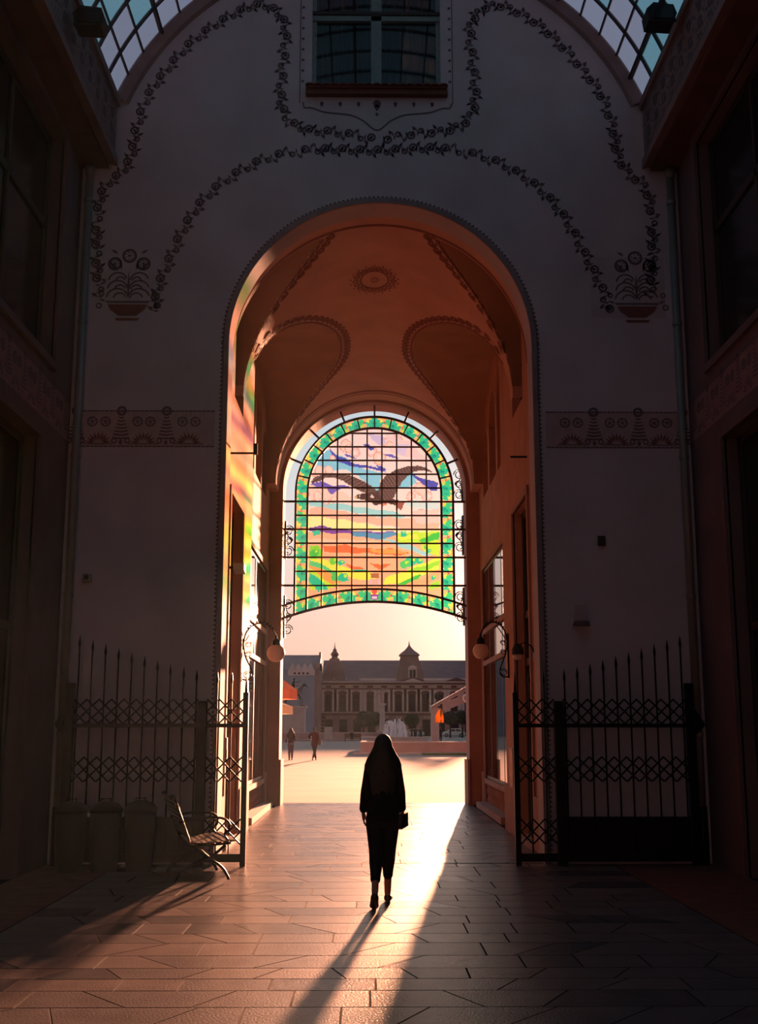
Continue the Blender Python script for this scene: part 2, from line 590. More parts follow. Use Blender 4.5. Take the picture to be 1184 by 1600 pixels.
def vase(cx, sign):
    mb = MB()
    # bowl, rim and foot
    mb.m = 1
    mb.add([Wp(cx + a, z, 0.004) for a, z in [(-0.28, 7.52), (0.28, 7.52), (0.24, 7.44), (0.12, 7.35), (-0.12, 7.35), (-0.24, 7.44)]], [(0, 1, 2, 3, 4, 5)])
    mb.add([Wp(cx + a, z, 0.004) for a, z in [(-0.17, 7.32), (0.17, 7.32), (0.15, 7.28), (-0.15, 7.28)]], [(0, 1, 2, 3)])
    mb.m = 0
    mb.add([Wp(cx + a, z, 0.004) for a, z in [(-0.31, 7.57), (0.31, 7.57), (0.29, 7.54), (-0.29, 7.54)]], [(0, 1, 2, 3)])
    for x, z, r in [(0, 8.24, 0.10), (-0.20, 8.12, 0.095), (0.20, 8.12, 0.095)]:
        mb.ring(Wp(cx + x, z, 0), U, V, r * 0.70, r * 1.05, 18, N_ * 0.004)
        disc(mb, Wp(cx + x, z, 0), 0.022)
        for k in range(7):
            t = 2 * PI * k / 7
            disc(mb, Wp(cx + x + math.cos(t) * r * 0.5, z + math.sin(t) * r * 0.5, 0), 0.012, 6)
    for lev in range(3):
        z = 7.60 + lev * 0.13
        for s_ in (-1, 1):
            for r in (0.10, 0.165):
                cxx = cx + s_ * (0.06 + r * 0.55)
                a0, a1 = (0.1 * PI, 0.95 * PI)
                mb.ring(Wp(cxx, z, 0), U, V, r - 0.022 - lev * 0.012, r - lev * 0.012, 8, N_ * 0.004, a0, a1)
    leaf(mb, Wp(cx, 7.6, 0), PI / 2, 0.42, 0.02)
    for s_ in (-1, 1):
        mb.ring(Wp(cx + s_ * 0.40, 7.50, 0), U, V, 0.025, 0.045, 10, N_ * 0.004)
        mb.ring(Wp(cx + s_ * 0.37, 7.68, 0), U, V, 0.02, 0.04, 10, N_ * 0.004)
        leaf(mb, Wp(cx + s_ * 0.3, 7.56, 0), PI / 2 - s_ * 1.2, 0.12, 0.015)
        leaf(mb, Wp(cx + s_ * 0.15, 8.02, 0), PI / 2 - s_ * 0.8, 0.2, 0.025)
        leaf(mb, Wp(cx + s_ * 0.10, 8.02, 0), PI / 2 - s_ * 0.2, 0.18, 0.02)
        leaf(mb, Wp(cx + s_ * 0.16, 8.27, 0), PI / 2 - s_ * 1.0, 0.12, 0.02)
    return mb.build('painted_vase', ['paint', 'paint_pot'], wf)
vase(-3.53, 1)
vase(3.60, -1)
o = MB()
o.add([Wp(a, z, 0.002) for a, z in [(2.95, 7.35), (4.0, 7.35), (4.0, 8.25), (2.95, 8.25)]], [(0, 1, 2, 3)])
mat('patch', (0.51, 0.47, 0.54), 0.85, 0.1, 3)
o.build('repaired_patch', 'patch', wf)
def frieze(name, x0, x1, sgn):
    mb = MB()
    z0, z1 = 5.48, 5.98
    mb.m = 1
    mb.add([Wp(a, z, 0.002) for a, z in [(x0, z0), (x1, z0), (x1, z1), (x0, z1)]], [(0, 1, 2, 3)])
    mb.m = 0
    n = int((x1 - x0) / 0.06)
    for z in (z0, z1):
        for i in range(n):
            x = x0 + (x1 - x0) * (i + 0.5) / n
            mb.add([Wp(x + a, z + b, 0.005) for a, b in [(-0.026, -0.01), (0.026, -0.01), (0.026, 0.01), (-0.026, 0.01)]], [(0, 1, 2, 3)])
    pitch = 0.615
    k = 0
    cx = (x1 - 0.66) if sgn < 0 else (x0 + 0.66)
    cs = [cx + j * pitch * sgn for j in range(4)]
    for c in cs:
        if not (x0 - 0.02 < c < x1 + 0.02):
            continue
        mb.ring(Wp(c, z1, 0), U, V, 0.035, 0.07, 14, N_ * 0.005)
        disc(mb, Wp(c, z1, 0), 0.02)
        for j in range(7):                                   # the layered cone
            z = z1 - 0.09 - j * 0.048
            hw = 0.035 + j * 0.0135
            mb.add([Wp(c + a, z + b, 0.005) for a, b in [(-hw, -0.010), (0, -0.024), (hw, -0.010), (hw, 0.012), (0, 0.0), (-hw, 0.012)]], [(0, 1, 2, 3, 4, 5)])
        for s_ in (-1, 1):
            mb.ring(Wp(c + s_ * 0.09, z0 + 0.08, 0), U, V, 0.022, 0.042, 10, N_ * 0.005)
        leaf(mb, Wp(c, z0 + 0.1, 0), -PI / 2, 0.09, 0.03)
    for c in [c + 0.5 * pitch * s_ for c in cs for s_ in ((-1, 1) if c == cs[0] else (sgn,))]:
        if not (x0 + 0.1 < c < x1 - 0.1):
            continue
        for s_ in (-1, 1):
            cc = Wp(c + s_ * 0.088, z1 - 0.15, 0)
            mb.ring(cc, U, V, 0.052, 0.072, 16, N_ * 0.005)
            disc(mb, cc, 0.022)
            for q in range(5):
                t = 2 * PI * q / 5 + 0.3
                disc(mb, cc + U * 0.036 * math.cos(t) + V * 0.036 * math.sin(t), 0.011, 6)
        mb.m = 2
        for q in range(9):                                   # palmette
            t = PI * (0.04 + 0.92 * q / 8)
            leaf(mb, Wp(c + 0.05 * math.cos(t), z0 + 0.05 + 0.03 * math.sin(t), 0), t, 0.13, 0.018, d=0.005)
        mb.m = 0
        mb.add([Wp(c + a, z0 + b, 0.005) for a, b in [(-0.2, 0.03), (0.2, 0.03), (0.2, 0.045), (-0.2, 0.045)]], [(0, 1, 2, 3)])
    return mb.build(name, ['paint', 'paint_frieze', 'paint_red'], wf)
frieze('painted_frieze', -4.2, -2.27, -1)
frieze('painted_frieze', 2.27, 4.2, 1)
# toothed border round the arch and a raised rim
mb = MB()
prof = [(-AR - 0.07, z) for z in np.arange(0.05, ASP, 0.06)]
for i in range(110):
    t = PI - PI * (i + 0.5) / 110
    prof.append(((AR + 0.07) * math.cos(t), ASP + (AR + 0.07) * math.sin(t)))
prof += [(AR + 0.07, z) for z in np.arange(ASP, 0.05, -0.06)]
for i, (x, z) in enumerate(prof):
    a = math.atan2(z - ASP, x) if z > ASP else (PI if x < 0 else 0)
    leaf(mb, Wp(x, z, 0), a, 0.05, 0.022, d=0.006)
mb.build('toothed_border', 'paint', wf)
mb = MB()
path = [(-AR, 0.0)] + [(-AR, ASP)] + [(AR * math.cos(PI - PI * i / 60), ASP + AR * math.sin(PI - PI * i / 60)) for i in range(1, 60)] + [(AR, ASP), (AR, 0.0)]
vs, fs = [], []
for x, z in path:
    a = math.atan2(max(z - ASP, 0), x)
    e = (math.cos(a), math.sin(a))
    for r, d in [(0.0, 0.0), (0.0, 0.03), (0.07, 0.03), (0.09, 0.0)]:
        vs.append((x + e[0] * r, YW - d, z + e[1] * r))
for i in range(len(path) - 1):
    for k in range(3):
        fs.append((i * 4 + k, i * 4 + k + 1, (i + 1) * 4 + k + 1, (i + 1) * 4 + k))
mb.add(vs, fs)
mat('rim', (0.30, 0.24, 0.26), 0.8, 0.15, 4)
mb.build('arch_rim', 'rim', wf)

# --- the window above the arch
win = thing('window_1', 'teal framed window with drawn curtains above the big arch', 'window', (0, 0, 0), kind='structure')
yf = YW + 0.12
mb = MB()
mb.box(WX0, WX0 + 0.06, yf, yf + 0.08, WZ0, WZ1).box(WX1 - 0.06, WX1, yf, yf + 0.08, WZ0, WZ1)
mb.box(WX0, WX1, yf, yf + 0.08, WZ0, WZ0 + 0.05).box(WX0, WX1, yf, yf + 0.08, WZ1 - 0.06, WZ1)
xm = (WX0 + WX1) / 2
mb.box(xm - 0.075, xm + 0.075, yf - 0.03, yf + 0.08, WZ0, WZ1)
mb.box(WX0, WX1, yf - 0.03, yf + 0.08, 11.99, 12.07)
mb.build('frame', 'teal_frame', win)
MB().box(WX0 - 0.01, WX1 + 0.01, yf - 0.05, yf - 0.02, 12.08, 12.13).build('transom_bead', 'dark_frame', win)
for a, b in ((WX0 + 0.06, xm - 0.075), (xm + 0.075, WX1 - 0.06)):
    MB().box(a, b, yf + 0.03, yf + 0.04, WZ0 + 0.05, 11.99).build('pane', 'dim_glass', win)
    MB().box(a, b, yf + 0.03, yf + 0.04, 12.07, WZ1 - 0.06).build('pane', 'dim_glass', win)
glass_mat('clear', (0.7, 0.7, 0.72), 0.06, 0.03)
for o in win.children:
    if o.name.startswith('pane'):
        o.data.materials.clear()
        o.data.materials.append(MATS['clear'])
for s0, s1 in ((WX0 + 0.04, WX0 + 0.42), (xm - 0.5, xm - 0.1), (xm + 0.1, xm + 0.45), (WX1 - 0.45, WX1 - 0.04)):
    mb = MB()
    n = 24
    vs, fs = [], []
    for i in range(n + 1):
        x = s0 + (s1 - s0) * i / n
        yy = yf + 0.22 + 0.03 * math.sin(i * 1.7) + 0.012 * math.sin(i * 3.9)
        vs += [(x, yy, WZ0), (x, yy, WZ1)]
    for i in range(n):
        fs.append((2 * i, 2 * i + 2, 2 * i + 3, 2 * i + 1))
    mb.add(vs, fs)
    mb.build('curtain', 'curtain', win, True)
mat('room_dark', (0.05, 0.04, 0.045), 0.9, 0.0)
MB().box(WX0 - 0.2, WX1 + 0.2, YP + 0.9, YP + 1.0, WZ0 - 0.3, WZ1 + 0.3).build('room_back', 'room_dark', win)
mb = MB()                                                     # leaded bars of the upper light
for s0, s1 in ((WX0 + 0.06, xm - 0.075), (xm + 0.075, WX1 - 0.06)):
    for k in range(1, 4):
        x = s0 + (s1 - s0) * k / 4
        mb.box(x - 0.01, x + 0.01, yf, yf + 0.03, 12.07, WZ1 - 0.06)
    mb.box(s0, s1, yf, yf + 0.03, 12.40, 12.42)
mb.build('glazing_bars', 'sill_tile', win)
mb = MB()                                                     # moulded sill board under scalloped tiles
mb.box(-1.08, 0.97, YW - 0.10, YW, 10.70, 10.78)
mb.box(-1.06, 0.95, YW - 0.13, YW, 10.78, 10.82)
mb.build('sill', 'sill_tile', win)
for i in range(17):
    x = -1.08 + 2.05 * (i + 0.5) / 17
    mb = MB()
    vs, fs = [], []
    for j in range(7):
        t = PI * j / 6
        for yy, zz in ((YW - 0.16, 10.81), (YW + 0.1, 10.89)):
            vs.append((x - 0.06 * math.cos(t), yy, zz + 0.03 * math.sin(t)))
            vs.append((x - 0.06 * math.cos(t), yy, zz + 0.03 * math.sin(t) - 0.02))
    for j in range(6):
        a = j * 4
        fs += [(a, a + 4, a + 6, a + 2), (a + 1, a + 3, a + 7, a + 5), (a, a + 1, a + 5, a + 4)]
    mb.add(vs, fs)
    mb.build('sill_tile', 'sill_tile', win, True)
mb = MB()                                                     # painted apron, dots beside the window
for z in np.arange(10.95, 12.9, 0.17):
    disc(mb, Wp(-1.13, z, 0), 0.022)
    disc(mb, Wp(1.01, z, 0), 0.022)
for i, x in enumerate(np.linspace(-0.85, 0.75, 7)):
    r = 0.028 if i != 3 else 0.06
    disc(mb, Wp(x, 10.60, 0), r)
    leaf(mb, Wp(x, 10.60, 0), -PI / 2, r * 2.0, r * 0.8)
disc(mb, Wp(-0.05, 10.43, 0), 0.025)
apron = smooth_path([(-1.12, 10.62), (-1.10, 10.53), (-1.0, 10.53), (-0.8, 10.46), (-0.45, 10.42), (-0.25, 10.33), (-0.05, 10.18), (0.15, 10.33), (0.35, 10.42), (0.7, 10.46), (0.9, 10.53), (1.0, 10.53), (1.04, 10.62)], 0.03)
for (x0, z0), (x1, z1) in zip(apron[:-1], apron[1:]):
    a = math.atan2(z1 - z0, x1 - x0)
    e = (-math.sin(a) * 0.011, math.cos(a) * 0.011)
    mb.add([Wp(x0 + e[0], z0 + e[1], 0.004), Wp(x0 - e[0], z0 - e[1], 0.004), Wp(x1 - e[0], z1 - e[1], 0.004), Wp(x1 + e[0], z1 + e[1], 0.004)], [(0, 1, 2, 3)])
for x in (-1.17, 1.05):
    mb.add([Wp(x + a, z, 0.004) for a, z in [(-0.006, 10.6), (0.006, 10.6), (0.006, 13), (-0.006, 13)]], [(0, 1, 2, 3)])
mb.build('painted_surround', 'paint', wf)

# --- walls in the plane X = const, with rectangular openings
def panel_wall(name, mt, x, th, y0, y1, z0, z1, openings):
    ys = sorted({y0, y1} | {q for o in openings for q in o[:2] if y0 < q < y1})
    zs = sorted({z0, z1} | {q for o in openings for q in o[2:4] if z0 < q < z1})
    mb = MB()
    for a, b in zip(ys[:-1], ys[1:]):
        run = None
        for c, d in zip(zs[:-1], zs[1:]):
            ym, zm = (a + b) / 2, (c + d) / 2
            if any(o[0] < ym < o[1] and o[2] < zm < o[3] for o in openings):
                if run:
                    mb.box(min(x, x + th), max(x, x + th), a, b, run[0], run[1])
                run = None
            else:
                run = (run[0], d) if run else (c, d)
        if run:
            mb.box(min(x, x + th), max(x, x + th), a, b, run[0], run[1])
    return mb.build(name, mt)
def window_unit(name, label, cat, x, s, y0, y1, z0, z1, ycuts, zcuts, fr='dark_frame', pane='window_glass', fw=0.06, arch=False, recess=0.10, panels=(), deep=0.07):
    """window in a wall X=x; s points from the wall into the room; pane of each light an object of its own"""
    t = thing(name, label, cat, (x, (y0 + y1) / 2, z0), kind='structure')
    L = Vector((x, (y0 + y1) / 2, z0))
    def loc(o):
        o.location = -L
        return o
    xa, xb = sorted((x - s * recess, x - s * (recess + deep)))
    ym = [y0] + list(ycuts) + [y1]
    zm = [z0] + list(zcuts) + [z1]
    mb = MB()
    for i, q in enumerate(ym):
        k = fw if i in (0, len(ym) - 1) else fw * 0.7
        a = q if i == 0 else (q - k if i == len(ym) - 1 else q - k / 2)
        mb.box(xa, xb, a, a + k, z0, z1)
    for i, q in enumerate(zm):
        k = fw if i in (0, len(zm) - 1) else fw * 1.1
        a = q if i == 0 else (q - k if i == len(zm) - 1 else q - k / 2)
        mb.box(xa, xb, y0, y1, a, a + k)
    loc(mb.build('frame', fr, t))
    xc = (xa + xb) / 2 if deep > 0.05 else x - s * (recess + 0.01)
    for i in range(len(ym) - 1):
        for j in range(len(zm) - 1):
            mt = 'dark_panel' if j in panels else pane
            loc(MB().box(xc - 0.006, xc + 0.006, ym[i] + 0.02, ym[i + 1] - 0.02, zm[j] + 0.02, zm[j + 1] - 0.02).build('panel' if j in panels else 'pane', mt, t))
    if arch:                                             # two spandrels make the round head
        r = (y1 - y0) / 2
        for sg in (-1, 1):
            poly = [(sg * r, -0.02), (sg * r, r + 0.01)] + [(sg * r * math.cos(a), r * math.sin(a)) for a in np.linspace(PI / 2, 0, 9)]
            loc(MB().prism(poly, (x - s * 0.005, (y0 + y1) / 2, z1 - r), (0, 1, 0), (0, 0, 1), (-s * (recess + 0.1), 0, 0)).build('round_head', 'passage_plaster', t))
    return t
mat('dark_panel', (0.045, 0.03, 0.028), 0.5, 0.2, 8)

# --- courtyard side walls
for s, nm in ((-1, 'left'), (1, 'right')):
    x = 4.25 * s
    ops = [(9.3, 14.15, 6.35, 9.45), (2.5, 7.6, 6.35, 9.45), (9.6, 13.7, 0.0, 5.25), (2.5, 7.2, 0.0, 5.25)]
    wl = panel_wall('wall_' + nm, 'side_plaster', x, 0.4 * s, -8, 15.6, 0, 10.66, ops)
    tag(wl, 'dim plastered %s side wall of the courtyard with a painted band' % nm, 'wall', kind='structure')
    for k, o_ in enumerate(ops):
        up = o_[2] > 1
        window_unit('window_%d' % (2 + k + (4 if s > 0 else 0)),
                    ('tall dark upper window in the %s courtyard wall' if up else 'dark glazed shop opening in the %s courtyard wall') % nm + (' near the arch' if k in (0, 2) else ' near the camera'),
                    'window', x, -s, o_[0], o_[1], o_[2], o_[3], [o_[0] + (o_[1] - o_[0]) * q for q in (0.33, 0.66)],
                    [8.2] if up else [2.9], 'dark_frame', 'dim_glass', 0.09, recess=0.16)
        # raised surround
        mb = MB()
        b = 0.10
        xi = x - s * 0.05
        xa, xb = sorted((x + s * 0.02, xi))
        mb.box(xa, xb, o_[1], o_[1] + b, o_[2], o_[3] + b).box(xa, xb, o_[0] - b, o_[0], o_[2], o_[3] + b).box(xa, xb, o_[0], o_[1], o_[3], o_[3] + b)
        if up:
            mb.box(xa, xb, o_[0] - b, o_[1] + b, o_[2] - b, o_[2])
        mb.build('opening_surround', 'side_plaster', wl)
    # painted band: same motifs along the wall
    mb = MB()
    su, side = Vector((0, 1, 0)), Vector((-s, 0, 0))
    def Sp(y, z, d=0.0):
        return Vector((x - s * d, y, z))
    mb.m = 1
    mb.add([Sp(a, z, 0.002) for a, z in [(-8, 5.52), (15.1, 5.52), (15.1, 6.08), (-8, 6.08)]], [(0, 1, 2, 3)])
    mb.m = 0
    for z in (5.52, 6.08):
        mb.add([Sp(a, z + b, 0.005) for a, b in [(-8, -0.012), (15.1, -0.012), (15.1, 0.012), (-8, 0.012)]], [(0, 1, 2, 3)])
    for i in range(16):
        c = 14.9 - i * 0.62
        for j in range(7):
            z = 5.98 - j * 0.05
            hw = 0.04 + j * 0.016
            mb.add([Sp(c + a, z + b, 0.005) for a, b in [(-hw, -0.010), (0, -0.026), (hw, -0.010), (hw, 0.014), (0, 0.0), (-hw, 0.014)]], [(0, 1, 2, 3, 4, 5)])
        mb.ring(Sp(c, 6.08), su, V, 0.035, 0.07, 12, side * 0.005)
        for q in (-1, 1):
            mb.ring(Sp(c - 0.31 + q * 0.09, 5.92), su, V, 0.04, 0.075, 12, side * 0.005)
            disc(mb, Sp(c - 0.31 + q * 0.09, 5.92), 0.025, side=side, u=su)
        for q in range(7):
            t = PI * (0.06 + 0.88 * q / 6)
            leaf(mb, Sp(c - 0.31 + 0.05 * math.cos(t), 5.58 + 0.03 * math.sin(t)), t, 0.14, 0.02, side, su, V, 0.005)
    mb.build('painted_band', ['paint', 'side_band', ], wl) if 'side_band' in MATS else (mat('side_band', (0.30, 0.19, 0.20), 0.85, 0.12, 6), mb.build('painted_band', ['paint', 'side_band'], wl))
    # cornice box carrying the roof
    mb = MB()
    xa, xb = sorted((x, s * 3.80))
    mb.m = 0
    mb.box(xa, xb, -8, 15.14, 9.62, 10.62)
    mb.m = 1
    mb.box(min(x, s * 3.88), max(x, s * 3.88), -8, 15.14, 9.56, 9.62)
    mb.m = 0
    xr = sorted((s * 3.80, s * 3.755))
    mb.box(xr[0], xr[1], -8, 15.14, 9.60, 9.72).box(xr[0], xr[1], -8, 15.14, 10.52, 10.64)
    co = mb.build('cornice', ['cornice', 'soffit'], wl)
    mb = MB()
    xs = s * 3.797
    for i in range(22):                                   # painted motifs on the cornice face
        c = 14.85 - i * 0.42
        def Cp(y, z):
            return Vector((xs, y, z))
        mb.ring(Cp(c, 10.27), su, V, 0.05, 0.085, 10, side * 0.005)
        mb.ring(Cp(c, 10.05), su, V, 0.045, 0.08, 10, side * 0.005)
        disc(mb, Cp(c, 10.27), 0.03, side=side, u=su)
        for k in range(10):
            t = 2 * PI * k / 10
            leaf(mb, Cp(c + 0.12 * math.cos(t), 10.16 + 0.24 * math.sin(t)), t + 0.9, 0.11, 0.018, side, su, V, 0.005)
    for i in range(90):
        c = 15.05 - i * 0.1
        leaf(mb, Vector((xs, c, 9.80)), PI / 2, 0.06, 0.02, side, su, V, 0.005)
        leaf(mb, Vector((xs, c, 10.49)), -PI / 2, 0.06, 0.02, side, su, V, 0.005)
    mb.build('painted_motifs', 'paint', co)
    MB().box(*sorted((s * 4.70, s * 4.80)), -8, 15.6, -0.3, 10.66).build('light_stop', 'room_dark', wl)  # unseen dark sheet added behind the openings to stop a light leak
# the courtyard behind the camera
wb = MB().box(-4.7, 4.7, -8.4, -8, 0, 13.4).build('wall_back', 'plaster')
tag(wb, 'plain plastered back wall of the courtyard behind the viewer', 'wall', kind='structure')

# --- glass barrel roof
roof = thing('ceiling', 'glazed barrel roof of teal and mauve panes over the courtyard', 'ceiling', (0, 0, 0), kind='structure')
PH0, PH1, DPH = math.radians(21.3), math.radians(158.7), math.radians(137.4 / 24)
BAY = 0.62
ny = 37
def rp(ph, y, r=RR):
    return (r * math.cos(ph), y, RZ + r * math.sin(ph))
shared = {}
rest = MB()
for side in (0, 1):
    pass
for j in range(ny):
    ya = YW - (j + 1) * BAY + 0.012
    yb = YW - j * BAY - 0.012
    for i in range(24):
        a, b = PH0 + i * DPH + 0.002, PH0 + (i + 1) * DPH - 0.002
        near_edge = i < 8 or i >= 16
        key = (i, 'roof_mauve' if j < 1 + (i % 3 > 0) else 'roof_teal')
        quad = [rp(a, 0), rp(b, 0), rp(b, yb - ya), rp(a, yb - ya)]
        inner = [rp(a, 0, RR - 0.008), rp(b, 0, RR - 0.008), rp(b, yb - ya, RR - 0.008), rp(a, yb - ya, RR - 0.008)]
        if j < 8 and near_edge:
            if key not in shared:
                m_ = MB().add(quad, [(0, 1, 2, 3)])
                me = m_.mesh('pane')
                me.materials.append(MATS[key[1]])
                shared[key] = me
            o = link('pane', shared[key], roof)
            o.location = (0, ya, 0)
        else:
            rest.m = 0 if key[1] == 'roof_teal' else 1
            rest.add([(p[0], p[1] + ya, p[2]) for p in quad], [(0, 1, 2, 3)])
o = rest.build('far_panes', ['roof_teal', 'roof_mauve'], roof)
o['kind'] = 'stuff'
mat('roof_bar', (0.05, 0.035, 0.05), 0.5, 0.1, 10)
for i in range(25):
    ph = PH0 + i * DPH
    big = i % 4 == 1
    hw, dp = (0.02, 0.07) if big else (0.011, 0.035)
    c, s_ = math.cos(ph), math.sin(ph)
    t = Vector((-s_, 0, c))
    e = Vector((c, 0, s_))
    o0 = Vector((RR * c, -7.9, RZ + RR * s_)) - t * hw + e * 0.02
    MB().obox(o0, t * 2 * hw, (0, YW + 7.9, 0), -e * dp).build('purlin', 'roof_bar', roof)
rib_me = MB()
n = 68
vs, fs = [], []
for i in range(n + 1):
    ph = PH0 + (PH1 - PH0) * i / n
    for r, yy in ((RR + 0.015, -0.013), (RR + 0.015, 0.013), (RR - 0.035, 0.013), (RR - 0.035, -0.013)):
        vs.append(rp(ph, yy, r))
for i in range(n):
    for k in range(4):
        fs.append((i * 4 + k, i * 4 + (k + 1) % 4, (i + 1) * 4 + (k + 1) % 4, (i + 1) * 4 + k))
rib_me.add(vs, fs)
me = rib_me.mesh('rib')
me.materials.append(MATS['roof_bar'])
for j in range(1, ny):
    o = link('rib', me, roof)
    o.location = (0, YW - j * BAY, 0)
# plaster rim where the roof meets the end wall
vs, fs = [], []
for i in range(n + 1):
    ph = PH0 + (PH1 - PH0) * i / n
    for r, yy in ((RR + 0.02, YW), (RR + 0.02, YW - 0.05), (RR - 0.16, YW - 0.05), (RR - 0.20, YW)):
        vs.append(rp(ph, yy, r))
for i in range(n):
    for k in range(3):
        fs.append((i * 4 + k, i * 4 + k + 1, (i + 1) * 4 + k + 1, (i + 1) * 4 + k))
MB().add(vs, fs).build('roof_rim', 'rim', wf)

# --- passage side walls
PX = 2.25
UPW = [(17.2, 18.45, 6.8, 8.55), (21.2, 22.4, 6.8, 8.85), (22.7, 23.9, 6.8, 8.7), (24.2, 25.2, 6.8, 8.2)]
YB, PX2 = 20.2, 2.45
DOOR = (16.9, 18.65, 0.0, 5.2)
SHOP = (21.2, 25.6, 0.0, 5.2)
wn_ = 10
for s, nm in ((-1, 'left'), (1, 'right')):
    x = PX * s
    wl = panel_wall('wall_passage_' + nm, 'passage_plaster', x, 0.55 * s, YP, YB, 0, 9.6, UPW[:1] + [DOOR])
    w2 = panel_wall('shop_bay_wall', 'passage_plaster', PX2 * s, 0.35 * s, YB, 26.3, 0, 9.6, UPW[1:] + [SHOP])
    w2.parent = wl
    tag(wl, 'ochre plastered %s wall of the arched passage' % nm, 'wall', kind='structure')
    for k, o_ in enumerate(UPW):
        window_unit('window_%d' % wn_, '%s dark round headed window high in the %s passage wall' % (['nearest', 'second', 'third', 'farthest'][k], nm), 'window',
                    x if k == 0 else PX2 * s, -s, *o_, [(o_[0] + o_[1]) / 2], [7.7], 'dark_frame', 'dim_glass', 0.06, True, recess=0.14)
        wn_ += 1
    window_unit('door_%d' % (1 if s < 0 else 2), 'tall dark framed doorway with transom in the %s passage wall beside the gate' % nm, 'door',
                x, -s, *DOOR, [17.75], [2.75, 3.5], 'dark_frame', 'dim_glass', 0.10, recess=0.14)
    window_unit('window_%d' % wn_, 'tall shop window of reflecting panes low in the %s passage wall' % nm, 'window',
                PX2 * s, -s, SHOP[0], SHOP[1], 0.62, SHOP[3], [22.3, 23.4, 24.5], [3.1, 3.78], 'dark_frame', 'window_glass', 0.07, recess=0.01, deep=0.04)
    wn_ += 1
    x1_ = x
    x = PX2 * s
    # panelled base with balusters under the shop window, ledges and a stone step
    xa, xb = sorted((x + s * 0.22, x + s * 0.10))
    MB().box(xa, xb, SHOP[0], SHOP[1], 0, 0.62).build('shop_base', 'dark_panel', wl)
    xa, xb = sorted((x + s * 0.12, x - s * 0.04))
    MB().box(xa, xb, SHOP[0] - 0.05, SHOP[1] + 0.05, 0.52, 0.62).build('ledge', 'pier_plaster', wl)
    for z in (3.05, 3.75):
        xa, xb = sorted((x + s * 0.10, x - s * 0.03))
        MB().box(xa, xb, SHOP[0] + 0.02, SHOP[1] - 0.02, z, z + 0.1).build('ledge', 'pier_plaster', wl)
    bme = MB().lathe([(0.03, 0.12), (0.045, 0.16), (0.022, 0.24), (0.045, 0.36), (0.03, 0.44), (0.045, 0.52)], (0, 0, 0), 8).mesh('baluster')
    bme.materials.append(MATS['pier_plaster'])
    for k in range(20):
        o = link('baluster', bme, wl)
        o.location = (x + s * 0.04, SHOP[0] + 0.11 + k * 0.222, 0)
    xa, xb = sorted((x + s * 0.1, x - s * 0.22))
    MB().box(xa, xb, SHOP[0] - 0.1, SHOP[1] + 0.1, 0, 0.12).build('step', 'stone', wl)
    x = x1_
    xa, xb = sorted((x + s * 0.1, x - s * 0.08))
    MB().box(xa, xb, DOOR[0] - 0.1, DOOR[1] + 0.1, 0, 0.07).build('step', 'stone', wl)
    # mouldings round the big openings, plinth on the pilasters
    for o_ in (DOOR, SHOP):
        mb = MB()
        xq = x if o_ is DOOR else PX2 * s
        xa, xb = sorted((xq + s * 0.02, xq - s * 0.035))
        b = 0.11
        mb.box(xa, xb, o_[0] - b, o_[0], 0, o_[3] + b).box(xa, xb, o_[1], o_[1] + b, 0, o_[3] + b).box(xa, xb, o_[0], o_[1], o_[3], o_[3] + b)
        mb.build('moulding', 'pier_plaster', wl)
    for a, b, xq in ((YP, DOOR[0] - 0.12, x), (DOOR[1] + 0.12, YB, x), (YB, SHOP[0] - 0.12, PX2 * s), (SHOP[1] + 0.12, 26.3, PX2 * s)):
        xa, xb = sorted((xq + s * 0.02, xq - s * 0.05))
        MB().box(xa, xb, a, b, 0, 0.75).build('plinth', 'pier_plaster', wl)
    # the building mass behind the passage walls keeps daylight out
    MB().box(*sorted((s * 3.6, s * 3.7)), YP, 26.3, 0, 9.6).build('light_stop', 'room_dark', wl)
    # plinth of the far pier
    xa, xb = sorted((s * 2.15, s * 2.10))
    MB().box(xa, xb, 26.24, 27.15, 0, 1.0).build('pier_plinth', 'pier_plaster', wfa)
MB().box(-4.6, 4.6, YP, 26.3, 9.62, 9.8).build('attic_floor', 'room_dark', wfa)

# --- barrel vault with side lunettes
VR, VS = 2.25, 7.15
def lun(y):
    z = -1
    u = abs(y - 22.0) / 3.3
    if u < 1:
        z = VS + 2.13 * (1 - u ** 2.6) ** 0.385
    u = abs(y - 15.6) / 2.75
    if u < 1 and y > 16.7:
        z = max(z, VS + 2.13 * (1 - u ** 2.8) ** 0.36)
    return z
ysv = sorted(set([YP, 16.70, 16.701, 26.3] + [round(q, 3) for q in np.arange(YP, 26.3, 0.06)] + [18.33, 18.349, 18.71, 18.73, 18.76]))
nph = 112
mb = MB()
vs, fs, mi = [], [], []
for y in ysv:
    l = lun(y)
    vs.append((2.6, y, max(VS, l)))
    for i in range(nph + 1):
        t = PI * i / nph
        vs.append((VR * math.cos(t), y, max(VS + VR * math.sin(t), l)))
    vs.append((-2.6, y, max(VS, l)))
for j in range(len(ysv) - 1):
    l = lun((ysv[j] + ysv[j + 1]) / 2)
    for i in range(nph + 2):
        a = j * (nph + 3) + i
        fs.append((a, a + 1, a + nph + 4, a + nph + 3))
        mi.append(1 if l > VS + VR * math.sin(PI * min(max(i - 0.5, 0), nph) / nph) else 0)
mb.add(vs, fs)
mb.mi = mi
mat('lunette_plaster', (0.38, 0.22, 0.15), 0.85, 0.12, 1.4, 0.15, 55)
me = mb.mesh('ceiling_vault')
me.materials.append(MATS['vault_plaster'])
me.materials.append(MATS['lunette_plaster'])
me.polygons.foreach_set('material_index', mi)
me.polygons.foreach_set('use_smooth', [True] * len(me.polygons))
me.set_sharp_from_angle(angle=math.radians(25))
vt = link('ceiling_vault', me)
